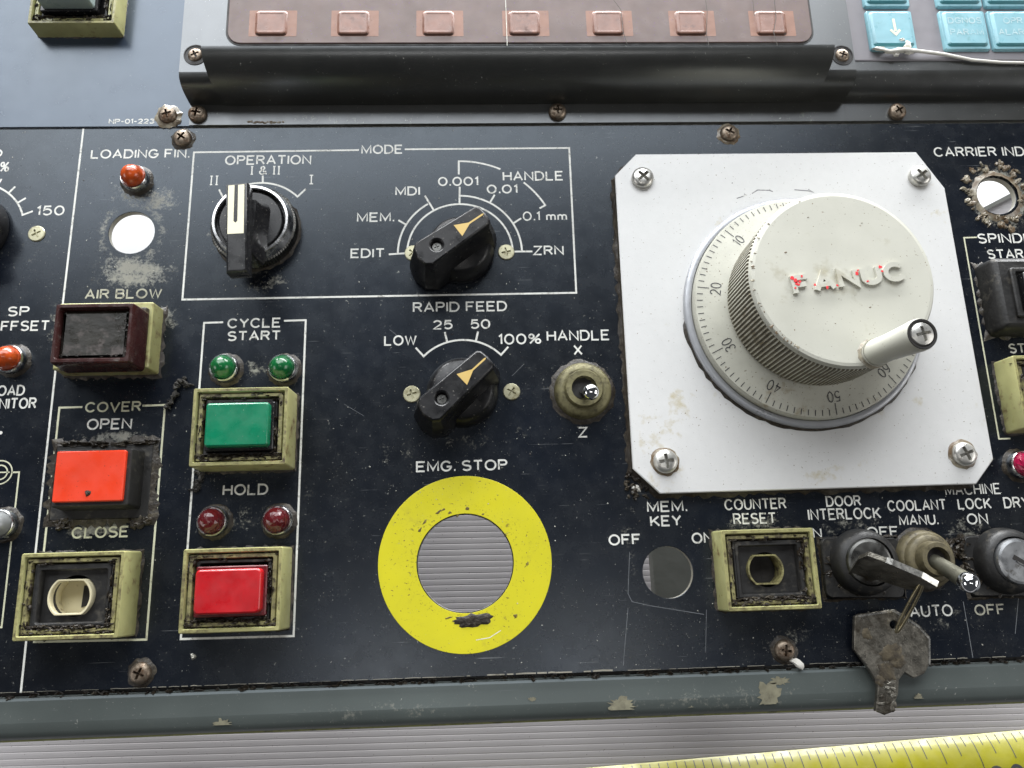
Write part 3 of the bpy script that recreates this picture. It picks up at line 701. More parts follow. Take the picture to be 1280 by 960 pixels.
# brown glue ring round the removed carrier-index switch
mb = MB()
for i, (r0, r1, h_, sx, sy, ox, oy) in enumerate(((7.3, 8.9, .7, 1.03, 1.05, 0, -.2),)):
    grime_ring(mb, 171.6 + ox, 64.2 + oy, r0, r1, h_, 31 + i, 46, sx, sy, z0=.006 + .01 * i)
for i in range(58):
    a = rd.uniform(0, 6.28); r_ = rd.gauss(10.8, 1.3); lump(mb, blob(171.6 + r_ * math.cos(a), 64.2 + r_ * math.sin(a), rd.uniform(.5, 1.7), rd.uniform(.4, 1.2), 10, .4, a, i), .012, .7, i)
mb.build('glue_residue', M['glue'], plate)
# scribed lines and scratches
for pts, wd in ((((787, 690), (785, 742), (790, 752), (812, 757), (880, 768)), .16), (((785, 760), (779, 832)), .14), (((883, 762), (882, 815)), .12), (((1204, 752), (1211, 792), (1216, 822)), .22), (((1273, 748), (1269, 792)), .2),
                (((1112, 656), (1122, 694)), .2), (((640, 470), (655, 455)), .1), (((430, 505), (455, 520)), .1), (((487, 412), (500, 422)), .12),):
    line(pts, wd, 'scratch', name='scratch', z=.02)
line([(595, 800), (612, 797), (626, 788)], .22, 'print', name='scratch', z=.21)
# white worn cut edge of the plate along the bottom
mb = MB(); rd = random.Random(9); x = -190
while x < 200:
    L_ = rd.uniform(1, 6); wd_ = rd.uniform(.06, .22) + (.3 if -10 < x < 22 else 0); ribbon(mb, [(x, PY0 + .15 + wd_ / 2, .03), (x + L_ / 2, PY0 + .15 + wd_ / 2 + rd.uniform(-.03, .12), .03), (x + L_, PY0 + .15 + wd_ / 2, .03)], wd_, .03); x += L_ + (rd.uniform(0, .8) if rd.random() < .7 else rd.uniform(1, 5))
o = mb.build('worn_edge', M['panel_edge'], plate, smooth=0)

# ------------------------------------------------------------------ lower frame bar of the case
fr = thing('case_frame', 'grey painted front frame bar of the case below the black plate, with paint chips', 'frame', 0, -95, -2)
mb = MB()
prof = [(-89.6, -14), (-89.6, -2.2), (-89.9, -1.4), (-90.6, -1.1), (-96.5, -1.0), (-98.8, -1.3), (-100.4, -2.2), (-101.4, -3.8), (-101.8, -6), (-101.9, -12)]
n = len(prof); X = (-200, 210)
mb.add([(x, y - 0.0, z) for x in X for y, z in prof], [(i, i + 1, i + 1 + n, i + n) for i in range(n - 1)])
mb.build('front_rail', M['frame'], fr)
mb = MB(); mb.add([(x, y, z) for x in X for y, z in ((-101.85, -6.2), (-102.35, -6.3), (-102.4, -12))], [(0, 1, 4, 3), (1, 2, 5, 4)]); mb.build('primer_edge', M['primer'], fr)
mb = MB(); mb.add([(x, y, z) for x in X for y, z in ((-87.9, -3.5), (-90.0, -3.6))], [(0, 1, 3, 2)]); mb.build('gap_shade', M['void'], fr)  # black strip stands in for the shade in the open gap
for i, (u_, v_, rx, ry, k_) in enumerate(((776, 882, 3.6, 2.2, 'q'), (962, 868, 3.4, 3.6, ''), (277, 906, 2.4, 1.4, ''), (975, 851, 2.6, 1.1, ''), (665, 874, 1.2, .5, ''), (864, 887, 1.1, .9, ''), (1148, 872, 1.3, 1.0, ''))):
    p_ = at(u_, v_, -1.1); mb = MB(); pts = blob(p_[0], p_[1], rx, ry, 34, .36, 0, 60 + i)
    pts = [(x, min(max(y, -99.0), -90.8)) for x, y in pts]
    prism(mb, [pts], [(0, -1.06), (0, -.93)]); mb.build('paint_chip', M['paint_chip'], fr)
mb = MB(); rd = random.Random(12)
for i in range(150):
    x = rd.uniform(-150, 155); lump(mb, blob(x, -89.3 + rd.uniform(-.5, .5), rd.uniform(.3, 1.4), rd.uniform(.25, .6), 8, .4, 0, i), -2.2, rd.uniform(.5, 1.6), i)
tag(mb.build('grime', M['grime'], fr), kind='stuff')

# ------------------------------------------------------------------ upper left plate
up = thing('upper_plate', 'plain dark grey upper plate at top left, with a part number in its corner', 'panel', -150, 120, 0)
mb = MB(); prism(mb, [[(-215, 93.25), (-106.9, 93.25), (-106.9, 158), (-215, 158)]], [(0, -2.2), (0, .2), (.15, .35)]); mb.build('faceplate', M['upper'], up)
put_mesh('screw', ME_rust, -115.4, 97.1, .35, up, .3)
mb = MB(); grime_ring(mb, -115.4, 97.1, 2.9, 4.6, .6, 71, 26, z0=.36); lump(mb, blob(-112.2, 94.6, 1.4, .9, 9, .4, 1, 5), .36, 1.0, 3); mb.build('grime', M['glue'], up)
mb = MB(); text_mb(mb, 'NP-01-223', (-135.2, 93.6 + .7), 15.0, 1.95, .40, z=.375)
mb.build('caption', M['print'], up, smooth=0)

# ------------------------------------------------------------------ operator housing: flange, rolled edge, raised hood
hs = thing('display_housing', 'dark grey moulded housing along the top with rolled lower edges', 'housing', 0, 110, 0)
def extrude_x(mb, prof, x0, x1, x0f=None, x1f=None, capends=True):
    n = len(prof)
    a = [(x0, y, z) for y, z in prof]; b = [(x1, y, z) for y, z in prof]
    mb.add(a + b, [(i, i + 1, i + 1 + n, i + n) for i in range(n - 1)])
    if capends:
        ca = a + [(x0, prof[-1][0], -2.0)]; cb = b + [(x1, prof[-1][0], -2.0)]
        mb.add(ca, [tuple(range(n + 1))]); mb.add(cb, [tuple(range(n + 1))])
def roll(y0, z0, y1, z1, ztop, ytop, n=9, p=2.3):
    """superellipse from (y0,z0) at the foot to (ytop, ztop)"""
    out = []
    for i in range(n + 1):
        a = math.pi / 2 * i / n
        out.append((ytop - (ytop - y0) * math.cos(a) ** (2 / p), z0 + (ztop - z0) * math.sin(a) ** (2 / p)))
    return out
HX0 = -108.2
prof = [(93.4, -2), (93.4, .3), (93.6, .55), (101.3, .6)] + roll(101.4, .7, 0, 0, 12.0, 106.2, 10)[1:] + [(146, 12.0)]
mb = MB(); extrude_x(mb, prof, HX0, 121.6); mb.build('flange', M['housing'], hs)
profk = [(93.42, -2), (93.42, .28), (93.62, .52), (101.4, .58)] + roll(101.6, .62, 0, 0, 7.6, 109.0, 10, 1.9)[1:] + [(146, 7.6)]
mb = MB(); extrude_x(mb, profk, 121.65, 230); kb_ = mb.build('keyboard_body', M['housing'], hs)
hood = roll(100.95, .75, 0, 0, 18.0, 111.6, 18, 1.85) + [(146, 18.0)]
mb = MB(); hn = len(hood)
# end faces lean in a little towards the foot
def hx(x, z, s): return x + s * (18 - z) * .17
a = [(hx(-99.2, z, 1), y, z) for y, z in hood]; b = [(hx(112.0, z, -1), y, z) for y, z in hood]
mb.add(a + b, [(i, i + 1, i + 1 + hn, i + hn) for i in range(hn - 1)])
mb.add(a + [(-96.3, 146, .75)], [tuple(range(hn + 1))]); mb.add(b + [(109.1, 146, .75)], [tuple(range(hn + 1))])
mb.build('hood', M['housing'], hs)
for (x, y, z) in ((-105.4, 97.4, .6), (18.8, 97.5, .6), (140.3, 96.7, .6)): put_mesh('screw', ME_rust, x, y, z, hs, x)
for (x, y, z) in ((-103.2, 112.6, 12.0), (117.4, 111.8, 12.0)):
    mb = MB(); prism(mb, [circ(x, y, 3.6, 32)], [(0, z), (0, z + .06)]); prism(mb, [circ(x, y, 3.9, 32), circ(x, y, 3.45, 32)], [(0, z), (0.05, z + .22)])
    mb.build('screw_recess', M['void'], hs); put_mesh('screw', ME_rust, x, y, 11.0, hs, x, s=.85)
mb = MB(); rd = random.Random(33)
for i in range(14): lump(mb, blob(-88 + i * .9 + rd.uniform(-.4, .4), 94.6 + rd.uniform(-.4, .4), rd.uniform(.4, .9), .4, 8, .4, 0, i), .5, .3, i)
mb.build('glue_residue', M['glue'], hs)

# soft-key membrane
sk = thing('softkey_strip', 'pinkish membrane strip with seven raised peach keys on the hood', 'keypad', 7, 125, 18)
mb = MB(); prism(mb, [rect(6.9, 128.2, 195.4, 32.0, 4.5, 6)], [(0, 18.01), (0, 18.35), (.2, 18.5)]); mb.build('membrane', M['pink'], sk)
mb = MB(); prism(mb, [rect(6.9, 128.2, 196.8, 33.4, 5.2, 6), rect(6.9, 128.2, 195.2, 31.8, 4.4, 6)], [(0, 18.0), (0, 18.12)]); mb.build('membrane_gap', M['void'], sk)
for i, u_ in enumerate((340, 442.7, 549, 656.5, 761.3, 864.8, 965)):
    x, y = at(u_, 28, 19)
    mb = MB(); prism(mb, [rect(x + .2, y, 15.6, 9.9, .3)], [(0, 18.5), (0, 18.53)]); mb.build('key_print', M['peach'], sk)
    mb = MB(); prism(mb, [rect(x - .3, y, 9.9, 9.0, 1.2, 5)], [(-.35, 18.53), (0.0, 18.8), (.25, 19.05), (.9, 19.15), (1.3, 19.05)])
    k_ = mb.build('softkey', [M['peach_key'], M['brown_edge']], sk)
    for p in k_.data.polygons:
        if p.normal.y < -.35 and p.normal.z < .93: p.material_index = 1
for pts in (((767, 0), (776, 12), (779, 40), (784, 55)), ((882, 0), (884, 14), (883, 42), (886, 57)), ((968, 0), (970, 22), (967, 40), (972, 57)), ((632, 0), (634, 57)), ((941, 0), (943, 20))):
    mb = MB(); ribbon(mb, [at(u_, v_, 19.8) for u_, v_ in pts], .22, 19.78); mb.build('crack', M['grit'] if pts[0][0] != 632 else M['swarf'], sk, smooth=0)

# keypad at top right
kp = thing('cyan_keypad', 'grey keypad with cyan square keys and worn white legends, top right', 'keypad', 160, 125, 11.6)
mb = MB(); prism(mb, [[(122.6, 112.6), (228, 112.6), (228, 145), (122.6, 145)]], [(0, 7.6), (0, 7.75), (.4, 8.0)]); mb.build('keypad_base', M['keypad'], kp)
def cyan_key(x, y, w_, h_, txt=()):
    mb = MB(); prism(mb, [rect(x, y, w_, h_, .8, 4)], [(-.1, 8.0), (0, 8.9), (.3, 9.2)])
    k_ = mb.build('key', M['cyan'], kp)
    mb = MB(); prism(mb, [rect(x, y + .3, w_ - 2.6, h_ - 2.6, 1.0, 4)], [(-.45, 9.2), (0, 9.7), (.5, 9.95)])
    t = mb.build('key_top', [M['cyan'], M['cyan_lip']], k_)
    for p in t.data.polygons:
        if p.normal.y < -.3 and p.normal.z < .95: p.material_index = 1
    for j, s_ in enumerate(txt):
        mb = MB(); wd = text_width(s_) * 2.25
        text_mb(mb, s_, (x - wd / 2, y + 2.0 - 4.7 * j), wd, 2.6, .42, z=9.99); mb.build('legend', M['pale'], k_, smooth=0)
    return k_
for (u0, u1, v0, v1, t) in ((1082, 1143, 14, 62, ()), (1175, 1232, 14, 62, ('DGNOS', 'PARAM')), (1234.5, 1292, 14, 62, ('OPR', 'ALARM'))):
    pa = at(u0 - 1, v0, 9); pb = at(u1 + 0, v1, 9)
    x = (pa[0] + at(u1 - 4, v0, 9)[0]) / 2; y = (pa[1] + pb[1]) / 2
    k_ = cyan_key(x, y, 16.6, 16.0, t); cyan_key(x, y + 17.6, 16.6, 16.0)
    if not t:
        mb = MB(); ribbon(mb, [(x + .8, y + 4), (x + .9, y - 1)], .9, 10.0); ribbon(mb, [(x - .8, y - .5), (x + .9, y - 2.4), (x + 2.6, y - .5)], .9, 10.004); mb.build('legend', M['ivory'], k_, smooth=0)
# pale thread stuck by glue at the arrow key
mb = MB()
pts = [(*at(u_, v_, h_), h_) for u_, v_, h_ in ((1095, 60, 10.2), (1112, 64, 10.4), (1130, 62, 10.7), (1150, 64, 10), (1180, 68, 9), (1215, 75, 8.6), (1250, 78, 8.4), (1300, 79, 8.3))]
tube(mb, pts, .5, 8, [.4, .55, .7, .6, .62, .55, .5, .5])
th = mb.build('loose_thread', M['thread'], None, local=(150, 112, 12)); tag(th, 'white thread lying across the keypad base below the cyan keys', 'thread')
mb = MB()
for i, (u_, v_, a_, b_) in enumerate(((1098, 61, 2.0, .8), (1113, 65, 1.8, 1.0), (1126, 63, 2.2, 1.0), (1134, 56, 1.6, 1.6), (1128, 50, 1.2, .8), (1120, 68, 1.2, .7), (1136, 66, 1.5, .7))):
    lump(mb, blob(*at(u_, v_, 9.6), a_, b_, 12, .4, 0, i), 9.5, .9, i)
tag(mb.build('glue_lump', M['thread'], th, local=(150, 112, 12)))

# ------------------------------------------------------------------ illuminated push buttons
def bezel(root, x, y, w_, h_, H, m='cream', mi='cream_dirty', step=True):
    mb = MB()
    prism(mb, [rect(x, y, w_, h_, .5, 3), rect(x, y, w_ - 2.3, h_ - 2.3, .3, 3)], [(-.25, 0), (-.05, H - .4), (.18, H)], bottom=False)
    bz = mb.build('bezel', [M[m], M['cream_front']], root)
    for p in bz.data.polygons:
        if p.normal.z > .9: p.material_index = 1
    mb = MB()
    prism(mb, [rect(x, y, w_ - 3.1, h_ - 3.1, .3, 3), rect(x, y, w_ - 5.9, h_ - 5.6, .3, 3)], [(0, 1), (.0, H - 1.2), (.2, H - .8)], bottom=False)
    mb.build('inner_rim', M[mi], root)
    mb = MB()
    prism(mb, [rect(x, y, w_ - 6.7, h_ - 6.2, .3, 3), rect(x, y, w_ - 9.0, h_ - 8.4, .4, 3)], [(0, 1), (.0, H - 1.9), (.25, H - 1.6)], bottom=False)
    mb.build('housing', M['black_matt'], root)
    mb = MB(); prism(mb, [rect(x, y, w_ - 1.5, h_ - 1.5)], [(0, .4), (0, 1.4)]); mb.build('cavity_floor', M['void'], root)
    # packed dirt between the rims, along the lower inside edge
    mb = MB(); rdl = random.Random(int(x * 7 + y))
    for i in range(210):
        s_ = rdl.random()
        if s_ < .62: px_, py_ = x + rdl.uniform(-.46, .46) * w_, y - h_ / 2 + rdl.uniform(1.2, 3.6)
        elif s_ < .8: px_, py_ = x + w_ / 2 - rdl.uniform(2.0, 4.6), y + rdl.uniform(-.44, .4) * h_
        elif s_ < .9: px_, py_ = x - w_ / 2 + rdl.uniform(1.3, 3.2), y + rdl.uniform(-.46, .44) * h_
        else: px_, py_ = x + rdl.uniform(-.45, .45) * w_, y + h_ / 2 - rdl.uniform(1.2, 3.2)
        if abs(px_ - x) > w_ / 2 - 1.2: continue
        lump(mb, blob(px_, py_, rdl.uniform(.35, 1.6), rdl.uniform(.2, .55), 8, .45, 0 if abs(py_ - y) > h_ * .33 else 1.57, i), H - 1.7, rdl.uniform(.6, 1.5), i)
    tag(mb.build('packed_dirt', M['grime'], root), kind='stuff')
    mb = MB(); grime_frame(mb, rect(x, y, w_ + .3, h_ + .3), .8, .6, int(abs(x * 3 + y)), .006); mb.build('grime', M['grime'], root)

def pcap(root, x, y, w_, h_, z0, z1, skirt, face, r=.9, name='cap'):
    mb = MB(); prism(mb, [rect(x, y, w_ + 1.8, h_ + 1.8, .5, 3)], [(0, z0 - 2), (0, z0 - .3), (.3, z0)]); c = mb.build(name, M[skirt], root)
    mb = MB(); prism(mb, [rect(x, y, w_ + .1, h_ + .1, r, 5)], [(0, z0), (.0, z1 - .5), (.15, z1 - .2), (.55, z1)]); f = mb.build('cap_lens', M[face], c)
    return c, f

b1 = thing('push_button', 'green push button in a cream bezel below the two green lamps', 'push button', -82.4, -13.8, 0, 'rectangular push buttons')
bezel(b1, -82.4, -13.9, 28.3, 23.6, 11); c, f = pcap(b1, -82.3, -13.9, 18.3, 13.0, 11.0, 14.0, 'black', 'green_cap')
b2 = thing('push_button', 'bright red push button in a cream bezel at the foot of the HOLD group', 'push button', -82.2, -61.2, 0, 'rectangular push buttons')
bezel(b2, -82.2, -61.2, 28.2, 23.2, 11); c, f = pcap(b2, -82.3, -61.6, 18.3, 12.2, 11.0, 14.0, 'dark_red', 'red_cap', 1.4)
b3 = thing('push_button', 'capless cream push button below CLOSE with an open cream barrel', 'push button', -127.2, -61.3, 0, 'rectangular push buttons')
bezel(b3, -127.2, -61.4, 29.0, 23.8, 11)
b4 = thing('push_button', 'capless cream push button below COUNTER RESET with a dark oily socket', 'push button', 74.3, -60.1, 0, 'rectangular push buttons')
bezel(b4, 74.3, -60.1, 27.8, 23.2, 10, 'cream', 'cream_dirty')
def dtube(root, x, y, r, z0, z1, m, mfl, inner):
    flat = R(62)
    def dl(rr): return [(x + rr * math.cos(a), y + max(min(rr * math.sin(a), rr * .80), -rr * .80)) for a in [2 * math.pi * i / 48 for i in range(48)]]
    mb = MB(); prism(mb, [dl(r), dl(r - .65)], [(0, z0), (0, z1 - .15), (.1, z1)], bottom=False); b_ = mb.build('barrel', M[m], root)
    mb = MB(); prism(mb, [dl(r - .5)], [(0, z0), (0, z0 + .2)]); mb.build('barrel_floor', M[mfl], b_)
    mb = MB(); prism(mb, [[(x + .5, y - r * .5), (x + r * .65, y - r * .35), (x + r * .65, y + r * .4), (x + .8, y + r * .5)]], [(0, z0 + .2), (0, z0 + .5)]); mb.build('contact_slot', M['void'], b_)
def well_(root, x, y, w_, h_, ztop, zfl, r, m):
    mb = MB(); prism(mb, [rect(x, y, w_, h_, .3), rect(x, y, w_ - 3, h_ - 2.6, .4)], [(0, zfl - 1), (0, ztop - .5), (.4, ztop)], bottom=False)
    mb.build('inner_frame', M[m], root)
    mb = MB(); prism(mb, [rect(x, y, w_ - 2.5, h_ - 2), circ(x - .2, y, r - .1, 40)], [(0, zfl - .6), (0, zfl)]); mb.build('well_floor', M[m], root)
ORG = Vector((-127.2, -61.3, 0)); well_(b3, -127.2, -61.6, 21.5, 16.8, 9.6, 7.2, 5.9, 'black_matt'); dtube(b3, -128.0, -61.9, 6.2, 2.5, 9.2, 'barrel', 'barrel', 1)
ORG = Vector((74.3, -60.1, 0)); well_(b4, 74.4, -60.2, 20.5, 16.2, 8.6, 6.0, 5.2, 'black_matt'); dtube(b4, 73.6, -60.2, 5.5, 1.0, 7.4, 'cream_dirty', 'grime', 1)
b5 = thing('push_button', 'orange push button with bare black housing, between OPEN and CLOSE', 'push button', -126, -28, 0, 'rectangular push buttons')
mb = MB(); prism(mb, [rect(-126, -28.3, 29.4, 22.6, .4)], [(0, 0), (0, .5), (.3, .8)]); mb.build('base_plate', M['black_matt'], b5)
mb = MB(); prism(mb, [rect(-125.6, -27.8, 22.4, 17.0, .6, 3)], [(-.6, .8), (0, 7.4), (.3, 7.8)]); mb.build('housing', M['black_matt'], b5)
mb = MB(); prism(mb, [rect(-125.9, -27.5, 20.1, 15.0, .5, 4)], [(0, 7.8), (.0, 8.9), (.3, 9.2)]); oc = mb.build('cap', M['orange_cap'], b5)
mb = MB(); p_ = at(109.5, 616.5, 9.3); lump(mb, blob(p_[0], p_[1], 1.05, .9, 10, .3, 0, 3), 9.2, .45, 1); mb.build('grit', M['grime'], oc)
mb = MB(); grime_frame(mb, rect(-126, -28.3, 29.6, 23), 2.2, .8, 81, .006)
rd = random.Random(41)
for i in range(30): lump(mb, blob(-126 + rd.uniform(-14, 14), -16.6 + rd.uniform(-.8, .9), rd.uniform(.8, 2.6), rd.uniform(.25, .7), 9, .45, 0, i), .5, rd.uniform(.5, 1.6), i)
for i in range(26): lump(mb, blob(-126 + rd.choice((-11, 12)) + rd.uniform(-3, 3), -40.6 + rd.uniform(-1.4, 1.2), rd.uniform(.5, 1.6), rd.uniform(.3, 1.2), 9, .45, 0, i), .3, rd.uniform(.4, 1.0), i)
mb.build('grime', M['grime'], b5)
b6 = thing('push_button', 'tall smoked maroon push button with a greasy hollow face, below AIR BLOW', 'push button', -126, 14, 0, 'rectangular push buttons')
mb = MB(); prism(mb, [rect(-126.3, 16.2, 28.8, 21.4, .5, 3)], [(-.2, 0), (0, 7.6), (.4, 8.0)]); mb.build('bezel', M['cream'], b6)
mb = MB(); prism(mb, [rect(-125.6, 14.9, 25.0, 19.4, .5, 3)], [(-.2, 8.0), (0, 9.4), (.4, 9.8)]); mb.build('inner_rim', M['grime'], b6)
mb = MB(); prism(mb, [rect(-124.5, 13.7, 22.8, 18.3, .6, 4), rect(-124.5, 13.7, 20.2, 15.5, .6, 4)], [(-.5, 9.0), (-.2, 15.5), (0.0, 18.1), (.3, 18.5)], bottom=False); mc = mb.build('cap', M['maroon'], b6)
mb = MB(); prism(mb, [rect(-124.5, 13.7, 20.4, 15.7, .6, 4)], [(0, 15.4), (0.3, 16.2), (1.4, 16.9)]); mb.build('cap_lens', M['maroon_face'], mc)
mb = MB()
for i in range(60):
    s_ = i % 3
    px_, py_ = (-124.5 + rd.uniform(-9.3, 9.3), 7.2 + rd.uniform(-.5, .5)) if s_ < 2 else (-115.5 + rd.uniform(-.4, .4), 14 + rd.uniform(-6, 6))
    lump(mb, blob(px_, py_, rd.uniform(.4, 1.3), rd.uniform(.3, .5), 8, .4, 0, i), 16.2, rd.uniform(.4, .9), i)
mb.build('grease', M['maroon_face'], mc)
mb = MB(); grime_frame(mb, rect(-126.3, 16.2, 29.0, 21.6), 1.2, .8, 91, .006); mb.build('grime', M['grime'], b6)
# top-left button on the upper plate
b7 = thing('push_button', 'cream bezelled push button with grey cap at the top left edge of the upper plate', 'push button', -148, 140.4, .35, 'rectangular push buttons')
bezel(b7, -148, 140.5, 29.2, 23.6, 7.4, 'cream', 'cream'); pcap(b7, -149.3, 141.0, 17.5, 13.0, 7.5, 15.0, 'black', 'grey_cap')
# right edge buttons
b8 = thing('push_button', 'black push button with ribbed black cap under START at the right edge', 'push button', 174, 26.5, 0, 'rectangular push buttons')
mb = MB(); prism(mb, [rect(174.6, 25.5, 30, 24.4, 1.6, 4)], [(-.7, 0), (-.2, 6.8), (.5, 8.0), (1.6, 8.6)]); mb.build('bezel', M['black_matt'], b8)
mb = MB(); prism(mb, [rect(175.2, 25.0, 22.5, 17.0, .8, 4), rect(175.2, 25.0, 19, 14.0, .5, 3)], [(0, 8.3), (0, 9.6), (.4, 10)]); mb.build('inner_rim', M['black_matt'], b8)
mb = MB(); prism(mb, [rect(175.2, 25.0, 17, 12.4, .5, 3)], [(0, 8), (0, 11.5), (.6, 12)]); mb.build('cap', M['black'], b8)
mb = MB(); grime_frame(mb, rect(174.6, 25.5, 30.2, 24.6), 1.6, .8, 93, .006); mb.build('grime', M['grime'], b8)
b9 = thing('push_button', 'cream bezelled push button under STOP, cut off by the right edge', 'push button', 173.6, -8, 0, 'rectangular push buttons')
bezel(b9, 173.8, -8.0, 28.6, 23.4, 9.5); pcap(b9, 173.8, -8, 17, 12, 10, 13, 'black', 'black')

# ------------------------------------------------------------------ round indicator lamps
def lamp(x, y, lens, label, group, rx=3.8):
    r = thing('indicator_lamp', label, 'indicator lamp', x, y, 0, group)
    mb = MB(); lathe(mb, x, y, [(4.6, 0), (4.55, 2.4), (4.35, 3.3), (4.1, 3.55), (3.75, 3.4), (3.7, 2.6)], 40, close=False); mb.build('rim', M['chrome_worn'], r)
    # lens with small facets
    mb = MB(); prof = dome(3.74, 4.7, 2.9, .3, 5, 1.0); rings = []
    n = 12
    for j, (rr_, z) in enumerate(prof):
        rings.append([(x + rr_ * math.cos(2 * math.pi * (i + .5 * (j % 2)) / n), y + rr_ * math.sin(2 * math.pi * (i + .5 * (j % 2)) / n), z) for i in range(n)])
    for a, b in zip(rings, rings[1:]): mb.add(a + b, [(i, (i + 1) % n, (i + 1) % n + n, i + n) for i in range(n)])
    mb.add(rings[-1], [tuple(range(n))]); mb.build('lens', M[lens], r, smooth=0 if 'red' in lens or 'pink' in lens else 60)
    mb = MB(); grime_ring(mb, x, y, 4.5, 5.5, .8, int(abs(x * 5 + y)), 30, z0=.006); mb.build('grime', M['grime'], r)
    return r
L1 = lamp(-124.1, 72.9, 'lens_amber', 'amber lamp directly below LOADING FIN.', 'round indicator lamps')
L2 = lamp(-90.8, 6.5, 'lens_green', 'green lamp at the left above the green button', 'round indicator lamps')
copy_tree(L2, (-72.5, 6.1, 0), 'green lamp at the right above the green button')
L3 = lamp(-91.5, -41.2, 'lens_red', 'dark red lamp at the left above the bright red button', 'round indicator lamps')
copy_tree(L3, (-72.2, -41.4, 0), 'dark red lamp at the right above the bright red button')
copy_tree(L1, (-157.2, 10.8, 0), 'amber lamp between SP OFFSET and LOAD MONITOR at the left edge')
lamp(-153.8, -40.4, 'lens_grey', 'dull grey lamp cut off by the left edge', 'round indicator lamps')
lamp(161.6, -30.3, 'lens_pink', 'magenta red lamp at the right edge above DRY', 'round indicator lamps')

# ------------------------------------------------------------------ pointer knobs (mode and rapid feed)
def pointer_knob(cx_, cy_, ang, label, bx, by):
    r = thing('rotary_knob', label, 'rotary knob', cx_, cy_, 0, 'black pointer knobs with gold arrows')
    mb = MB(); lathe(mb, cx_, cy_, [(11.2, .4), (11.4, 1.5), (11.0, 3.2), (9.8, 6.4), (8.8, 7.2), (.1, 7.6)], 56); mb.build('skirt', M['knob'], r)
    c, s = math.cos(ang), math.sin(ang)
    def tr(a, b): return (bx + a * c - b * s, by + a * s + b * c)
    def outline(L0, L1, W0, W1, n=7):
        """bar outline: blunt nose at +L1, broad heel at -L0"""
        pts = [(L1 - 1.6, -W1 / 2), (L1 - .3, -W1 / 2 + 1.2), (L1, 0), (L1 - .3, W1 / 2 - 1.2), (L1 - 1.6, W1 / 2)]
        pts += [(-L0 + 3.0, W0 / 2), (-L0 + .8, W0 / 2 - 1.6), (-L0, 0), (-L0 + .8, -W0 / 2 + 1.6), (-L0 + 3.0, -W0 / 2)]
        return [tr(*p) for p in pts]
    hole = [tr(-5.6 + 1.65 * math.cos(2 * math.pi * i / 24), 1.65 * math.sin(2 * math.pi * i / 24)) for i in range(24)]
    mb = MB(); bar = outline(13.4, 13.6, 10.0, 8.2)
    prism(mb, [bar], [(-1.9, 1.0), (-1.6, 5.0), (-.8, 10), (.15, 14.0)], bottom=True, top=False)
    ol = bar if signed(bar) > 0 else bar[::-1]
    prism(mb, [offset(ol, .15), hole], [(0, 14.0), (.12, 16.2), (.45, 16.8), (.8, 17.0)], bottom=False)
    g = mb.build('grip', M['knob'], r, smooth=32)
    mb = MB(); lathe(mb, *tr(-5.6, 0), [(1.7, 13.0), (1.7, 13.6), (.1, 13.7)], 24); mb.build('hole_floor', M['void'], g)
    p_ = tr(-5.6, 0); put_mesh('grub_screw', ME_grub, p_[0], p_[1], 15.2, g, .4, s=.56)
    # concave scoops in the skirt under the nose
    mb = MB()
    tri = [tr(2.6, 2.3), tr(2.6, -2.3), tr(6.9, -.28), tr(12.0, -.28), tr(12.6, 0), tr(12.0, .28), tr(6.9, .28)]
    prism(mb, [tri], [(0, 17.0), (0, 17.05)]); mb.build('gold_arrow', M['gold'], g)
    return r
k1 = pointer_knob(KN1[0], KN1[1], R(35), 'black pointer knob of the MODE selector, turned between 0.001 and 0.01', -18.3, 44.1)
put_mesh('screw', ME_flat, -31.7, 45.5, 0, k1, .8, base=Vector((KN1[0], KN1[1], 0))); put_mesh('screw', ME_flat, -.6, 45.4, 0, k1, .2, base=Vector((KN1[0], KN1[1], 0)))
k2 = pointer_knob(KN2[0], KN2[1], R(42), 'black pointer knob below RAPID FEED, between two small screws', -17.6, -4.2)
put_mesh('screw', ME_flat, -32.0, -2.7, 0, k2, .3, base=Vector((KN2[0], KN2[1], 0))); put_mesh('screw', ME_flat, -.2, -2.6, 0, k2, 1.0, base=Vector((KN2[0], KN2[1], 0)))
k3 = thing('rotary_knob', 'large black override knob mostly cut off by the left edge', 'rotary knob', -176.5, 55.6, 0)
mb = MB(); lathe(mb, -176.5, 55.6, [(12.6, .3), (12.8, 2), (11.6, 5), (10, 12), (9, 13)], 48); mb.build('skirt', M['knob'], k3)
mb = MB(); prism(mb, [rect(-176.5, 55.6, 9, 26, 2, 4, .3)], [(-.6, 4), (0, 14), (.5, 15)]); mb.build('grip', M['knob'], k3)

# ------------------------------------------------------------------ operation selector with long lever
sel = thing('selector_switch', 'chrome ringed selector with long black lever and ivory stripe, below OPERATION', 'selector switch', OP[0], OP[1], 0)
mb = MB(); n = 180; rings = []
for (r_, z, kn) in ((12.6, 0, 0), (13.6, .6, 1), (13.6, 4.6, 1), (13.2, 5.0, 0)):
    rings.append([(OP[0] + (r_ + (.32 if kn and i % 2 else 0)) * math.cos(2 * math.pi * i / n), OP[1] + (r_ + (.32 if kn and i % 2 else 0)) * math.sin(2 * math.pi * i / n), z) for i in range(n)])
for a, b in zip(rings, rings[1:]): mb.add(a + b, [(i, (i + 1) % n, (i + 1) % n + n, i + n) for i in range(n)])
mb.build('knurled_ring', M['steel_dark'], sel, smooth=20)
mb = MB(); lathe(mb, OP[0], OP[1], [(13.25, 4.9), (12.9, 6.0), (12.35, 7.7), (12.1, 8.1), (11.4, 8.2), (11.15, 7.8), (11.1, 5.2)], 72, close=False); mb.build('chrome_ring', M['chrome_worn'], sel)
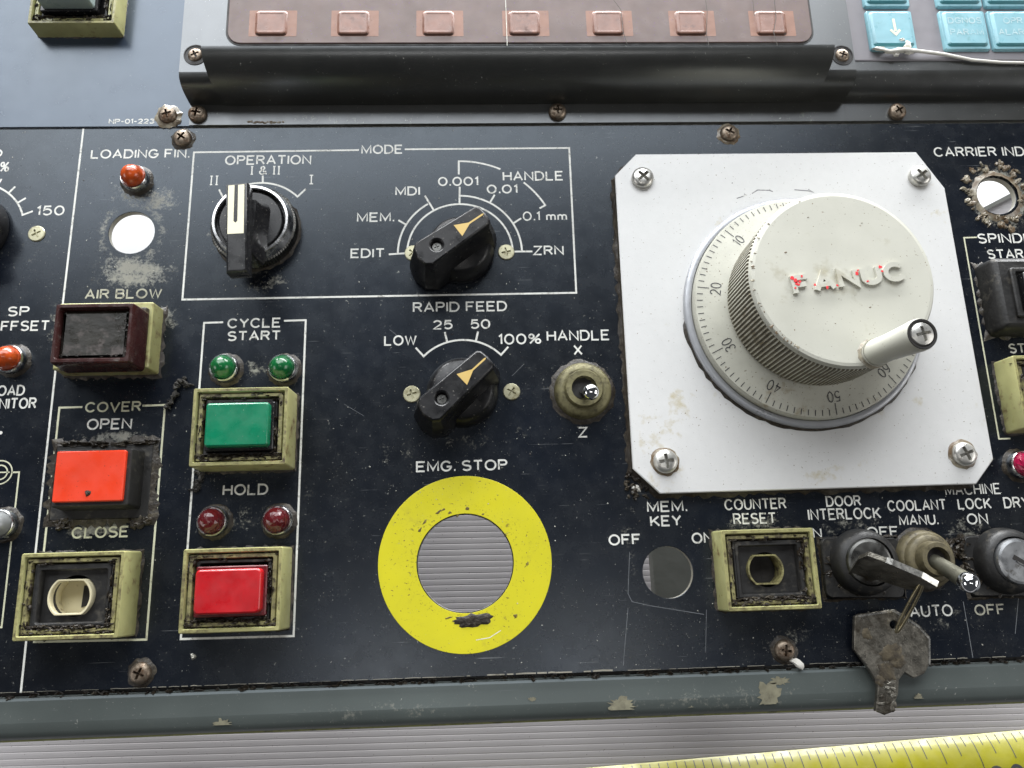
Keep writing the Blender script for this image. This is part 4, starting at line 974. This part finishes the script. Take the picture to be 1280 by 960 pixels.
mb = MB(); lathe(mb, OP[0], OP[1], [(11.2, 5.3), (10.4, 5.4), (10.2, 7.2), (9.9, 7.5), (.1, 7.6)], 56); mb.build('rotor', M['black'], sel)
P4 = [(-87.9, 60.9), (-81.0, 61.4), (-79.7, 31.8), (-86.1, 31.5)]     # lever top corners at 20 mm
cc = (sum(p[0] for p in P4) / 4, sum(p[1] for p in P4) / 4)
mb = MB(); q = []
prism(mb, [[P4[3], P4[2], P4[1], P4[0]]], [(.6, 13.6), (.1, 14.6), (0, 19.2), (.3, 19.85), (.7, 20)], bottom=True); lv = mb.build('lever', M['black'], sel)
mb = MB()
st0 = [(-86.9, 60.2), (-85.0, 60.35), (-84.7, 48.3), (-84.1, 47.7), (-83.5, 48.3), (-83.9, 60.4), (-82.0, 60.6), (-81.4, 44.2), (-86.3, 44.0)]
prism(mb, [st0], [(0, 20.0), (0, 20.06)]); mb.build('ivory_stripe', M['ivory'], lv)
mb = MB(); prism(mb, [rect(-83.6, 49.5, 9.0, 19.5, 1.5, 4, R(-3))], [(-1.6, 7.4), (.2, 10.5), (1.0, 14.6)]); mb.build('lever_foot', M['black'], sel)
mb = MB(); grime_ring(mb, OP[0], OP[1], 13.4, 14.6, .8, 17, 60, z0=.006); mb.build('grime', M['grime'], sel)

# ------------------------------------------------------------------ toggle switches
def tilt_to(p0, p1):
    d = (Vector(p1) - Vector(p0)); L_ = d.length; q = d.to_track_quat('Z', 'Y').to_matrix().to_4x4()
    return Matrix.Translation(Vector(p0)) @ q, L_
t1 = thing('toggle_switch', 'toggle switch with greenish brass nut and chrome tip, between X and Z', 'toggle switch', 22.4, -3, 0, 'toggle switches with chrome tips')
mb = MB(); lathe(mb, 22.5, -3.1, [(9.0, 0), (9.2, 1.0), (9.0, 2.6), (8.2, 3.6), (6.8, 3.9), (6.2, 3.9), (6.1, 5.2), (5.7, 5.7), (4.0, 5.7), (3.9, 3.2), (.1, 3.2)], 56); mb.build('nut', M['brass'], t1)
mb = MB(); prism(mb, [blob(22.1, -2.6, 3.6, 3.3, 20, .06, .4, 8)], [(0, 3.2), (0, 3.4)]); mb.build('boot_hole', M['void'], t1)
mb = MB(); mt, L_ = tilt_to((22.3, -3.2, 2.5), (23.1, -6.9, 16.0)); lathe(mb, 0, 0, [(1.3, 0), (1.6, L_ * .5), (2.3, L_ * .88), (2.45, L_ * .95), (2.2, L_ * 1.01), (1.4, L_ * 1.06), (.1, L_ * 1.075)], 36, tilt=mt); mb.build('lever', M['chrome'], t1)
mb = MB(); grime_ring(mb, 22.5, -3.1, 8.9, 10.6, .7, 19, 40, z0=.006); mb.build('grime', M['grime'], t1)
t2 = thing('toggle_switch', 'toggle switch with tan nut, its long lever leaning right, below COOLANT MANU.', 'toggle switch', 125, -58.8, 0, 'toggle switches with chrome tips')
mb = MB(); lathe(mb, 125.3, -58.6, [(8.8, 0), (8.9, 1.5), (8.6, 3.4), (7.9, 4.2), (7.6, 4.3), (7.3, 5.4), (6.7, 6.0), (5.4, 6.2), (5.2, 8.8), (4.8, 9.5), (3.5, 9.6), (3.2, 7.0), (.1, 7.0)], 56); mb.build('nut', M['brass_light'], t2)
mb = MB(); prism(mb, [circ(125.3, -58.6, 3.3, 24)], [(0, 7.0), (0, 7.2)]); mb.build('boot_hole', M['void'], t2)
mb = MB(); mt, L_ = tilt_to((125.6, -59.0, 6.0), (*at(1212, 729, 19.5), 19.5)); lathe(mb, 0, 0, [(2.1, 0), (2.35, L_ * .5), (2.5, L_ * .82), (2.6, L_ * .88)], 36, tilt=mt); lo_ = mb.build('lever', M['lever_dull'], t2)
mb = MB(); lathe(mb, 0, 0, [(2.55, L_ * .86), (2.9, L_ * .95), (2.75, L_ * 1.03), (1.9, L_ * 1.12), (.1, L_ * 1.16)], 36, tilt=mt); mb.build('lever_tip', M['chrome'], lo_)
mb = MB(); grime_ring(mb, 125.3, -58.6, 8.6, 9.8, .8, 23, 40, z0=.006)
rd = random.Random(77)
for i in range(46): lump(mb, blob(137 + rd.uniform(-5, 4), -58 + rd.uniform(-7, 5), rd.uniform(.6, 2.2), rd.uniform(.4, 1.4), 9, .45, rd.uniform(0, 3), i), .01, rd.uniform(.4, 1.8), i)
mb.build('grime', M['grime'], t2)

# ------------------------------------------------------------------ key switches
def key_switch(x, y, label, face, fx, fy, rc_=9.9, rf=6.6, H=8.0, slot=None):
    r = thing('key_switch', label, 'key switch', x, y, 0, 'round key switches')
    mb = MB(); prism(mb, [rect(x, y - 1.6, 24.5, 18.0, 2, 4, R(-2))], [(-.3, 0), (0, .9), (.3, 1.2)]); mb.build('base_plate', M['black_matt'], r)
    mb = MB(); lathe(mb, x, y, [(rc_ + .3, 1.0), (rc_, 3.2), (rc_ - .6, 5.4), (rc_ - 1.7, 6.4), (rf + .6, 6.7), (rf + .4, 5.6)], 56, close=False); mb.build('collar', M['black_matt'], r)
    mb = MB(); lathe(mb, fx, fy, [(rf + .35, 5.2), (rf + .3, H - .9), (rf, H - .3), (rf - .7, H - .05), (.1, H)], 48)
    f = mb.build('lock_face', M[face], r)
    if slot:
        mb = MB(); prism(mb, [rect(slot[0], slot[1], 7.2, 1.5, 0, 1, R(slot[2]))], [(0, H - .02), (0, H + .06)]); mb.build('keyway', M['void'], f)
        mb = MB(); prism(mb, [rect(slot[0] + .4, slot[1] - 1.15, 7.0, .35, 0, 1, R(slot[2]))], [(0, H), (0, H + .2)]); mb.build('keyway_lip', M['chrome_worn'], f)
    mb = MB(); grime_frame(mb, rect(x, y - 1.6, 24.7, 18.2), .7, .7, int(x), .006)
    rdl = random.Random(int(x))
    for i in range(34):
        a = rdl.uniform(0, 6.28); q = rdl.uniform(9.8, 11.4); lump(mb, blob(x + q * math.cos(a), y - 1.4 + q * math.sin(a) * .74, rdl.uniform(.5, 1.6), rdl.uniform(.3, 1.0), 9, .45, a, i), .8, rdl.uniform(.3, 1.1), i)
    mb.build('grime', M['grime'], r)
    return r
s1_ = key_switch(106, -58.9, 'grimy black key switch below DOOR INTERLOCK with a key in it', 'steel_dark', 105.3, -58.9)
s2_ = key_switch(151.0, -59.8, 'key switch with bright silver face and empty keyway, below MACHINE LOCK', 'cyl', 151.2, -60.1, slot=(152.2, -60.6, -33))
# inserted key: blade in the lock, bow standing up, seen nearly edge on
ik = thing('inserted_key', 'dirty metal key standing in the door interlock switch', 'key', 105.3, -58.9, 8, 'small metal keys')
e0 = Vector((*at(1078, 690, 16), 16.0)); e1 = Vector((*at(1172, 730, 19), 19.0))
lowa = Vector((104.0, -57.6, 8.0)); lowb = Vector((107.5, -60.5, 8.0))
dirx = (e1 - e0).normalized(); nrm = dirx.cross(Vector((0, 0, 1))).normalized()
def slab(mb, poly3, nrm, t):
    n = len(poly3); a = [tuple(p + nrm * t / 2) for p in poly3]; b = [tuple(p - nrm * t / 2) for p in poly3]
    mb.add(a + b, [tuple(range(n)), tuple(range(2 * n - 1, n - 1, -1))] + [(i, i + n, (i + 1) % n + n, (i + 1) % n) for i in range(n)])
top0 = e0 + dirx * 3; top1 = e1 - dirx * 4
bow = [e0 + Vector((0, 0, -1.5)), e0 + dirx * 1.0 + Vector((0, 0, 1.6)), e0 + dirx * 7 + Vector((0, 0, 3.2)), e1 - dirx * 6 + Vector((0, 0, 3.0)), e1 + Vector((0, 0, 0)), e1 + Vector((0, 0, -3.5)),
       e1 - dirx * 4 + Vector((0, 0, -7)), e0 + dirx * 9 + Vector((0, 0, -7.6)), e0 + dirx * 8 + Vector((0, 0, -10.5)), e0 + dirx * 2 + Vector((0, 0, -10.5)), e0 + dirx * 1 + Vector((0, 0, -6))]
mb = MB(); bow = [p + Vector((-.30, -.75, 0)) * max(0, (e0.z + 2 - p.z)) * .55 for p in bow]
slab(mb, bow, nrm, 1.3); kb1 = mb.build('key_bow', M['key_metal'], ik, smooth=0)
mb = MB(); tp = [e0 + dirx * 5.5 + Vector((0, 0, 2.9)), e0 + dirx * 7 + Vector((0, 0, 3.35)), e1 - dirx * 6 + Vector((0, 0, 3.15)), e1 + dirx * .05 + Vector((0, 0, .1)), e1 + dirx * .05 + Vector((0, 0, -3.4))]
tpi = [p + Vector((0, 0, -.6)) - dirx * .1 for p in tp]
for j in range(len(tp) - 1): slab(mb, [tp[j], tp[j + 1], tpi[j + 1], tpi[j]], nrm, 1.7)
mb.build('edge_highlight', M['key_edge'], kb1, smooth=0)  # lighter slabs paint the highlight along the top of the bow
# ring joining the two keys
rg = thing('key_ring', 'thin flattened metal ring joining the two keys', 'key ring', 114, -72, 8)
p0 = Vector((*at(1155, 724, 17), 17)); p1 = Vector((*at(1121, 790, 6.0), 6.0)); mid = (p0 + p1) / 2; ax = (p1 - p0) / 2; side = Vector((1.0, .35, .5)).normalized() * 1.0
mb = MB(); pts = [mid + ax * math.cos(2 * math.pi * i / 40) + side * math.sin(2 * math.pi * i / 40) for i in range(41)]; tube(mb, pts, .5, 10); mb.build('ring', M['wire'], rg)
# dangling key
dk = thing('dangling_key', 'dirty key hanging from the ring over the lower frame bar', 'key', 110, -85, 3, 'small metal keys')
outp = [(1069, 771), (1074, 768), (1118, 761.5), (1131, 769), (1149, 781), (1163, 796), (1163, 829), (1156, 842), (1143, 848), (1131, 841), (1124, 850), (1123, 868), (1118, 880), (1119, 889), (1106, 894), (1095, 889), (1097, 872), (1098, 858), (1092, 846), (1082, 830), (1068, 812)]
def khgt(y): return 2.8 + (y + 100) * .075
out3 = []
for u_, v_ in outp:
    h_ = 3.5
    for _ in range(3): h_ = khgt(at(u_, v_, h_)[1])
    out3.append((at(u_, v_, h_), h_))
hole = circ(*at(1117, 781, 4.3), 1.2, 16)
mb = MB(); loop = [p for p, _ in out3]
prism(mb, [loop, hole], [(0, 0), (0, 1.35), (.25, 1.6)])
mb.v = [(x, y, z + khgt(y) - 1.6) for x, y, z in mb.v]; kd = mb.build('key_bow', M['key_metal'], dk, smooth=30)
rd = random.Random(50)
mb = MB()
for i in range(16):
    u_, v_ = rd.uniform(1100, 1117), rd.uniform(850, 886); p_ = at(u_, v_, 3.0)
    lump(mb, blob(p_[0], p_[1], rd.uniform(.5, 1.3), rd.uniform(.4, 1.2), 9, .4, 0, i), khgt(p_[1]) - .03, rd.uniform(.15, .5), i)
mb.build('blade_grime', M['key_metal'], kd)
mb = MB()
for i, (u_, v_, a_, b_) in enumerate(((1115, 815, 4.2, 3.0), (1110, 838, 2.6, 3.4), (1122, 826, 3.0, 2.2), (1102, 850, 1.8, 1.6), (1083, 792, 1.4, 2.0))):
    p_ = at(u_, v_, 4.2); lump(mb, blob(p_[0], p_[1], a_, b_, 16, .25, .4, i + 7), khgt(p_[1]) - .02, .3, i)
mb.build('caked_dirt', M['key_tan'], kd)
lp = [(Vector(p), h) for p, h in out3[1:7]]
mb = MB()
for (a, ha), (b, hb) in zip(lp, lp[1:]):
    ribbon(mb, [(a.x - .35, a.y - .5, ha + .04), (b.x - .35, b.y - .5, hb + .04)], .55, 0)
mb.build('edge_highlight', M['key_edge'], kd, smooth=0)  # pale strips stand in for the highlight on the bow's bevel

# ------------------------------------------------------------------ handwheel (manual pulse generator)
HC = (95.7, 21.7)
hw = thing('handwheel', 'white manual handwheel with dial, crank and raised lettering on a square white plate', 'handwheel', HC[0], HC[1], 0)
pl_ = [(44.7, 79.2), (37.0, 71.2), (36.4, -28.7), (44.3, -36.6), (144.3, -36.2), (151.2, -28.6), (150.9, 65.4), (143.0, 79.2)]
mb = MB(); prism(mb, [pl_], [(0, 0.02), (0, 3.7), (.3, 4.0)]); mp = mb.build('mounting_plate', [M['alu'], M['alu_edge']], hw)
for p in mp.data.polygons:
    if abs(p.normal.z) < .3: p.material_index = 1  # side faces take a darker tone than the plate's face
mb = MB(); grime_frame(mb, pl_, 1.3, 1.2, 201, .006, 1.6)
rd = random.Random(88)
for i in range(30): lump(mb, blob(37.2 + rd.uniform(-2.5, 4.5), -34 + rd.uniform(-3.5, 6), rd.uniform(.5, 1.6), rd.uniform(.4, 1.1), 9, .45, rd.uniform(0, 3), i), .02, rd.uniform(.4, 1.5), i)
mb.build('grime', M['grime'], mp)
for (x, y) in ((46.2, 69.8), (142.2, 69.4), (46.6, -26.8), (141.4, -26.8)):
    put_mesh('screw', ME_pan, x, y, 4.0, hw, {46.2: .75, 142.2: .62, 46.6: .1, 141.4: .35}[x])
mb = MB(); grime_ring(mb, 46.6, -26.8, 3.7, 4.5, .3, 5, 26, z0=4.0); grime_ring(mb, 141.4, -26.8, 3.7, 4.7, .5, 6, 26, z0=4.0); tag(mb.build('screw_grime', M['glue'], mp), kind='stuff')
MB.zoff = -1.7
mb = MB(); lathe(mb, *HC, [(39.3, 5.0), (39.3, 7.4), (38.9, 7.8), (37.4, 8.0), (37.2, 7.9), (37.1, 6)], 144, close=False); mb.build('flange', M['flange'], hw)
mb = MB(); grime_ring(mb, *HC, 39.0, 40.1, .8, 9, 120, z0=5.71)
mb.v = [v if (v[1] < 18) else (HC[0] + (v[0] - HC[0]) * .97, HC[1] + (v[1] - HC[1]) * .97, 4.01) for v in mb.v]
mb.build('flange_grime', M['grime'], mp)
mb = MB(); lathe(mb, *HC, [(36.95, 6), (36.95, 10.6), (36.6, 11.1), (30, 12.2), (26.4, 13.0), (25, 13.0)], 144, close=False); dl_ = mb.build('dial', M['dial'], hw)
def dz(r): return 11.1 + (36.6 - r) * .183 if r > 30 else 12.2 + (30 - r) * .22
mb = MB()
for n_ in range(100):
    a = R(97.15 + 3.6 * n_); long = n_ % 10 == 0; r1_ = 32.6 if long else 34.4
    ribbon(mb, [(HC[0] + 36.2 * math.cos(a), HC[1] + 36.2 * math.sin(a), dz(36.2) + .05), (HC[0] + r1_ * math.cos(a), HC[1] + r1_ * math.sin(a), dz(r1_) + .05)], .26, 0)
tk = mb.build('dial_ticks', M['ink'], dl_, smooth=0)
for n_ in range(0, 100, 10):
    a = R(97.15 + 3.6 * n_); t = str(n_); wd = text_width(t, .34) * 2.15; ht = 3.4; rb = 28.9
    rot = a - math.pi / 2; cxx = HC[0] + rb * math.cos(a) - wd / 2 * math.cos(rot); cyy = HC[1] + rb * math.sin(a) - wd / 2 * math.sin(rot)
    G['7'] = (.7, [[(0, 1), (.7, 1), (.25, 0)]])
    mb = MB(); text_mb(mb, t, (cxx, cyy), wd, ht, .30, rot, 0, .34); mb.v = [(x, y, dz(math.hypot(x - HC[0], y - HC[1])) + .06 + z) for x, y, z in mb.v]
    mb.build('dial_number', M['ink'], dl_, smooth=0)
# knurled rim
mb = MB(); n = 411; rings = []
for (r_, z, kn) in ((26.2, 12.6, 0), (27.1, 13.6, .15), (27.3, 15.0, 1), (27.35, 32.4, 1), (26.9, 33.2, 0)):
    rings.append([(HC[0] + (r_ - (.55 * kn if i % 3 == 0 else 0)) * math.cos(2 * math.pi * i / n), HC[1] + (r_ - (.55 * kn if i % 3 == 0 else 0)) * math.sin(2 * math.pi * i / n), z) for i in range(n)])
for a, b in zip(rings, rings[1:]):
    for gr in (0, 1):
        mb.cur = gr; mb.add(a + b, [(i, (i + 1) % n, (i + 1) % n + n, i + n) for i in range(n) if (i % 3 != 1) == bool(gr)])
mb.cur = 0; mb.build('knurled_rim', [M['knurl'], M['knurl_groove']], hw, smooth=18)
mb = MB(); lathe(mb, *HC, [(26.9, 33.1), (27.2, 33.8), (27.15, 34.7), (26.7, 35.3), (25.8, 35.5), (.1, 35.5)], 144); wf = mb.build('wheel_face', M['wheel'], hw)
# raised lettering
MB.zoff = 0.0; mb = MB(); a_ = math.atan2(19.8 - 15.5, 112.6 - 78.8); p_ = (80.5, 16.0)
text_mb(mb, 'FANUC', (p_[0] + .7, p_[1]), 32.8, 6.1, 1.5, a_, 33.75, .34, dz=.006, extrude=1.0); mb.build('raised_lettering', M['wheel'], wf, smooth=0)
mb = MB(); rd = random.Random(15)
for i in range(26):
    a = R(rd.uniform(110, 235)); q = rd.uniform(26.0, 27.0); lump(mb, blob(HC[0] + q * math.cos(a), HC[1] + q * math.sin(a), rd.uniform(.2, .7), rd.uniform(.15, .4), 8, .4, a, i), 33.72, .12, i)
for fx, fy, r_ in ((6.8, -9.3, .35), (-16, 8, .4), (8, 17, .25), (-4, -14, .2), (14, -2, .2), (-8, 19, .3)): lump(mb, blob(HC[0] + fx, HC[1] + fy, r_, r_ * .7, 8, .3, 0, 2), 33.79, .1, 1)
tag(mb.build('dirt_specks', M['glue'], wf), kind='stuff')
mb = MB(); rd = random.Random(3)
def loc(fx, fy): return (p_[0] + fx * math.cos(a_) - fy * math.sin(a_), p_[1] + fx * math.sin(a_) + fy * math.cos(a_))
for fx, fy, r_ in ((.5, 5.2, .5), (2.4, 3.9, .4), (.7, 2.2, .35), (3.4, 5.4, .3), (1.2, 4.4, .6), (1.3, 3.4, .5), (1.9, 3.0, .35), (6.6, 2.4, .35), (13.0, 1.2, .3), (19.6, 4.0, .45), (20.2, 4.9, .25), (22.2, 1.2, .35), (27.0, 5.0, .5), (27.2, 3.6, .3), (10.0, 1.0, .4)):
    q = loc(fx, fy); prism(mb, [blob(q[0], q[1], r_, r_ * 1.1, 9, .4, 0, int(fx * 10))], [(0, 34.72), (0, 34.86)])
mb.build('paint_remnant', M['redink'], wf)
# crank handle
MB.zoff = -1.7
mt = Matrix.Translation(Vector((101.2, -1.6, 35.5))) @ (Vector((102.1, -3.1, 59.0)) - Vector((101.2, -1.6, 35.5))).to_track_quat('Z', 'Y').to_matrix().to_4x4()
mb = MB(); lathe(mb, 0, 0, [(3.3, -.3), (3.4, .9), (3.0, 1.2), (2.95, 1.6), (3.5, 1.9), (4.1, 2.2)], 40, tilt=mt, close=False); ck = mb.build('crank_foot', M['wheel'], hw)
mb = MB(); lathe(mb, 0, 0, [(3.55, 1.8), (3.75, 2.6), (3.7, 9), (3.95, 16), (4.25, 21.5), (4.2, 23.2), (3.95, 23.9)], 48, tilt=mt, close=False); ch = mb.build('crank_handle', M['wheel'], hw)
mb = MB(); lathe(mb, 0, 0, [(4.0, 23.85), (3.9, 24.0), (3.3, 23.9), (3.2, 23.0), (.1, 22.9)], 48, tilt=mt, close=False); mb.build('dark_ring', M['void'], ch)
o = bpy.data.objects.new('tip_screw', ME_tip); COL.objects.link(o); o.parent = ch
q = mt @ Vector((0, 0, 23.0)) + Vector((0, 0, -1.7)); o.location = (q - ORG) * MM; o.rotation_euler = (.05, .04, .2); o.scale = (.9, .9, .9)
mb = MB(); grime_ring(mb, 101.2, -1.6, 3.4, 4.3, .4, 77, 24, z0=35.5); mb.build('crank_grime', M['glue'], wf)
MB.zoff = 0.0
# direction arrows printed on the plate above the dial
mb = MB()
for pts in (((921, 248), (933, 244), (930, 242.5)), ((940, 242), (947, 237.5), (962, 238), (966, 239.5)), ((993, 237.2), (1010, 238.6), (1018, 241), (1010, 236.6))):
    ribbon(mb, [at(u_, v_, 4.0) for u_, v_ in pts], .35, 4.03)
mb.build('arrow_print', M['faded_ink'], mp, smooth=0)

# ------------------------------------------------------------------ bracket under the MEM. KEY hole
mb = MB(); prism(mb, [[(54.4, -92), (88, -92), (88, -35), (53.9, -35)]], [(0, -66), (0, -60.4), (.3, -60)])
br = mb.build('support_bracket', M['bracket'], None, local=(60, -60, -66)); tag(br, 'dark olive grey bracket seen inside the round hole below MEM. KEY', 'bracket')

# ------------------------------------------------------------------ tape measure blade on the bench
tm = thing('tape_measure', 'yellow steel tape measure blade with black ticks along the bottom right edge', 'tape measure', 120, -140, -75)
ta = R(2.4); W_ = 29.0; Hh = 7.6
def tp_(s, t):     # s along the blade, t across from the far edge
    z = -74.5 + Hh * math.sin(math.pi * min(max(t / W_, 0), 1)) ** .8
    d = Vector((math.cos(ta), math.sin(ta))); n_ = Vector((math.sin(ta), -math.cos(ta)))
    return (96.6 + d.x * s + n_.x * t, -128.0 + d.y * s + n_.y * t, z)
mb = MB(); K = 20; S_ = (-140, 160)
va = [tp_(s, W_ * j / K) for s in S_ for j in range(K + 1)]
va += [(x, y, z - .25) for x, y, z in va]
m_ = K + 1
mb.add(va, [(j, j + 1, j + 1 + m_, j + m_) for j in range(K)] + [(2 * m_ + j + m_, 2 * m_ + j + 1 + m_, 2 * m_ + j + 1, 2 * m_ + j) for j in range(K)] + [(0, m_, 3 * m_, 2 * m_), (K, 2 * m_ + K, 3 * m_ + K, m_ + K)])
blade = mb.build('blade', M['tape'], tm)
mb = MB(); s = -138.0; i = 0
off = 1.2
def tstroke(mb, s0, t0, s1_, t1_, wd):
    n_ = 8; P_ = [tp_(s0 + (s1_ - s0) * k_ / n_, t0 + (t1_ - t0) * k_ / n_) for k_ in range(n_ + 1)]
    d = Vector((P_[-1][0] - P_[0][0], P_[-1][1] - P_[0][1])).normalized(); nn = Vector((-d.y, d.x)) * wd / 2
    v_ = [(x + nn.x, y + nn.y, z + .06) for x, y, z in P_] + [(x - nn.x, y - nn.y, z + .06) for x, y, z in P_]
    mb.add(v_, [(k_ + n_ + 1, k_ + n_ + 2, k_ + 1, k_) for k_ in range(n_)])
while s < 158:
    L_ = (11.5 if i % 8 == 0 else 7.6 if i % 4 == 0 else 5.6 if i % 2 == 0 else 2.8)
    tstroke(mb, s + off, .4, s + off, .4 + L_, .34); s += 3.36; i += 1
mb.build('graduation', M['ink'], blade, smooth=0)
def tnum(t, s0, hgt, wd):
    mb = MB(); tmp = MB(); text_mb(tmp, t, (0, 0), wd, hgt, 1.15, 0, 0, .34)
    mb.v = [(lambda q: (q[0], q[1], q[2] + .07 + z))(tp_(s0 + x, 9.8 + hgt - y)) for x, y, z in tmp.v]; mb.f = tmp.f; mb.mi = tmp.mi
    mb.build('number', M['ink'], blade, smooth=0)
_p = at(1186, 955, -44); tnum('8', at(1178, 955, -69)[0] - 96.6, 9, 5.0)
tnum('90', at(1231, 950, -69)[0] - 96.6, 9, 13.0)

# ------------------------------------------------------------------ lint, swarf and grit lying on the panel
def lint(pts, r, label, seed):
    rdl = random.Random(seed); P_ = []
    for (u0, v0, h0), (u1, v1, h1) in zip(pts, pts[1:]):
        for k_ in range(6):
            f = k_ / 6; x, y = at(u0 + (u1 - u0) * f, v0 + (v1 - v0) * f, h0 + (h1 - h0) * f); P_.append((x + rdl.uniform(-.4, .4), y + rdl.uniform(-.4, .4), h0 + (h1 - h0) * f + rdl.uniform(0, .3)))
    mb = MB(); tube(mb, P_, r, 7, [r * rdl.uniform(.5, 1.6) for _ in P_])
    for i in range(18):
        c = rdl.choice(P_); lump(mb, blob(c[0] + rdl.uniform(-.8, .8), c[1] + rdl.uniform(-.8, .8), rdl.uniform(.4, 1.1), rdl.uniform(.3, .8), 8, .5, 0, i), max(c[2] - .7, .02), 1.2, i)
    c = P_[len(P_) // 2]; o = mb.build('lint_clump', M['lint'], None, local=(c[0], c[1], 0)); tag(o, label, 'lint')
lint([(206, 511, .8), (216, 500, 1.2), (219, 483, 1.6), (226, 476, 1.2), (236, 480, .8)], .55, 'curled black lint clump at the corner of the frame round COVER', 5)
lint([(241, 612, .5), (246, 604, .8), (251, 598, .6), (247, 588, .5)], .4, 'small black lint strand under the lower left corner of the green button', 6)
for i, (u_, v_, rx, ry, m_, lb) in enumerate(((241, 821, 1.1, .8, 'swarf', 'tiny pale chip on the black plate below the red button'), (796, 609, 1.9, 1.0, 'thread', 'white flake beside the lower left corner of the handwheel plate'), (996, 829, 2.3, 1.1, 'thread', 'ragged pale flake stuck by the screw below COUNTER RESET'))):
    x, y = at(u_, v_, .3); mb = MB(); lump(mb, blob(x, y, rx, ry, 9, .4, -.5, i + 3), .02, .6, i); tag(mb.build('paint_flake', M[m_], None, local=(x, y, 0)), lb, 'flake')
def debris(name, mname, n, seed, s0, s1_, kindlabel):
    rdl = random.Random(seed); mb = MB()
    for i in range(n):
        if rdl.random() < .45:
            c = rdl.choice(((-124, 45, 20), (-82, -10, 20), (-16, -10, 26), (22, -3, 16), (-30, -35, 30), (120, -78, 26), (-16, 35, 22), (45, -80, 24), (-82, 40, 18), (80, -80, 18), (-125, -30, 22)))
            x, y = rdl.gauss(c[0], c[2] * .6), rdl.gauss(c[1], c[2] * .5)
        else: x, y = rdl.uniform(-172, 180), rdl.uniform(-87, 92)
        if not (-190 < x < 200 and -87.5 < y < 92): continue
        if math.hypot(x - EMG[0], y - EMG[1]) < 15 or math.hypot(x + 124.4, y - 54.2) < 8 or math.hypot(x - 45.9, y + 60.1) < 8.4 or math.hypot(x - 171.6, y - 64.2) < 8: continue
        if 36 < x < 152 and -37 < y < 80: z0 = 4.0; 
        else: z0 = .03
        if z0 > 1 and (math.hypot(x - HC[0], y - HC[1]) < 40 or rdl.random() < .75): continue
        if math.hypot(x - EMG[0], y - EMG[1]) < 26.4: z0 = .2
        L_ = rdl.uniform(s0, s1_) * (2.2 if rdl.random() < .12 else 1); a = rdl.uniform(0, 6.28); wd = L_ * rdl.uniform(.25, .7)
        c, s = math.cos(a), math.sin(a); h_ = rdl.uniform(.04, .2)
        v_ = [(x + c * L_, y + s * L_, z0), (x - s * wd, y + c * wd, z0 + h_ * .3), (x - c * L_ * .7, y - s * L_ * .7, z0), (x + s * wd, y - c * wd, z0), (x, y, z0 + h_)]
        mb.add(v_, [(0, 1, 4), (1, 2, 4), (2, 3, 4), (3, 0, 4)])
    o = mb.build(name, M[mname], None, smooth=0, local=(0, 0, 0)); tag(o, kind='stuff'); o['label'] = kindlabel
debris('metal_dust', 'swarf', 5500, 3, .05, .17, 'fine pale metal dust scattered over the panel')
debris('dark_grit', 'grit', 900, 4, .06, .22, 'dark oily grit scattered over the panel')
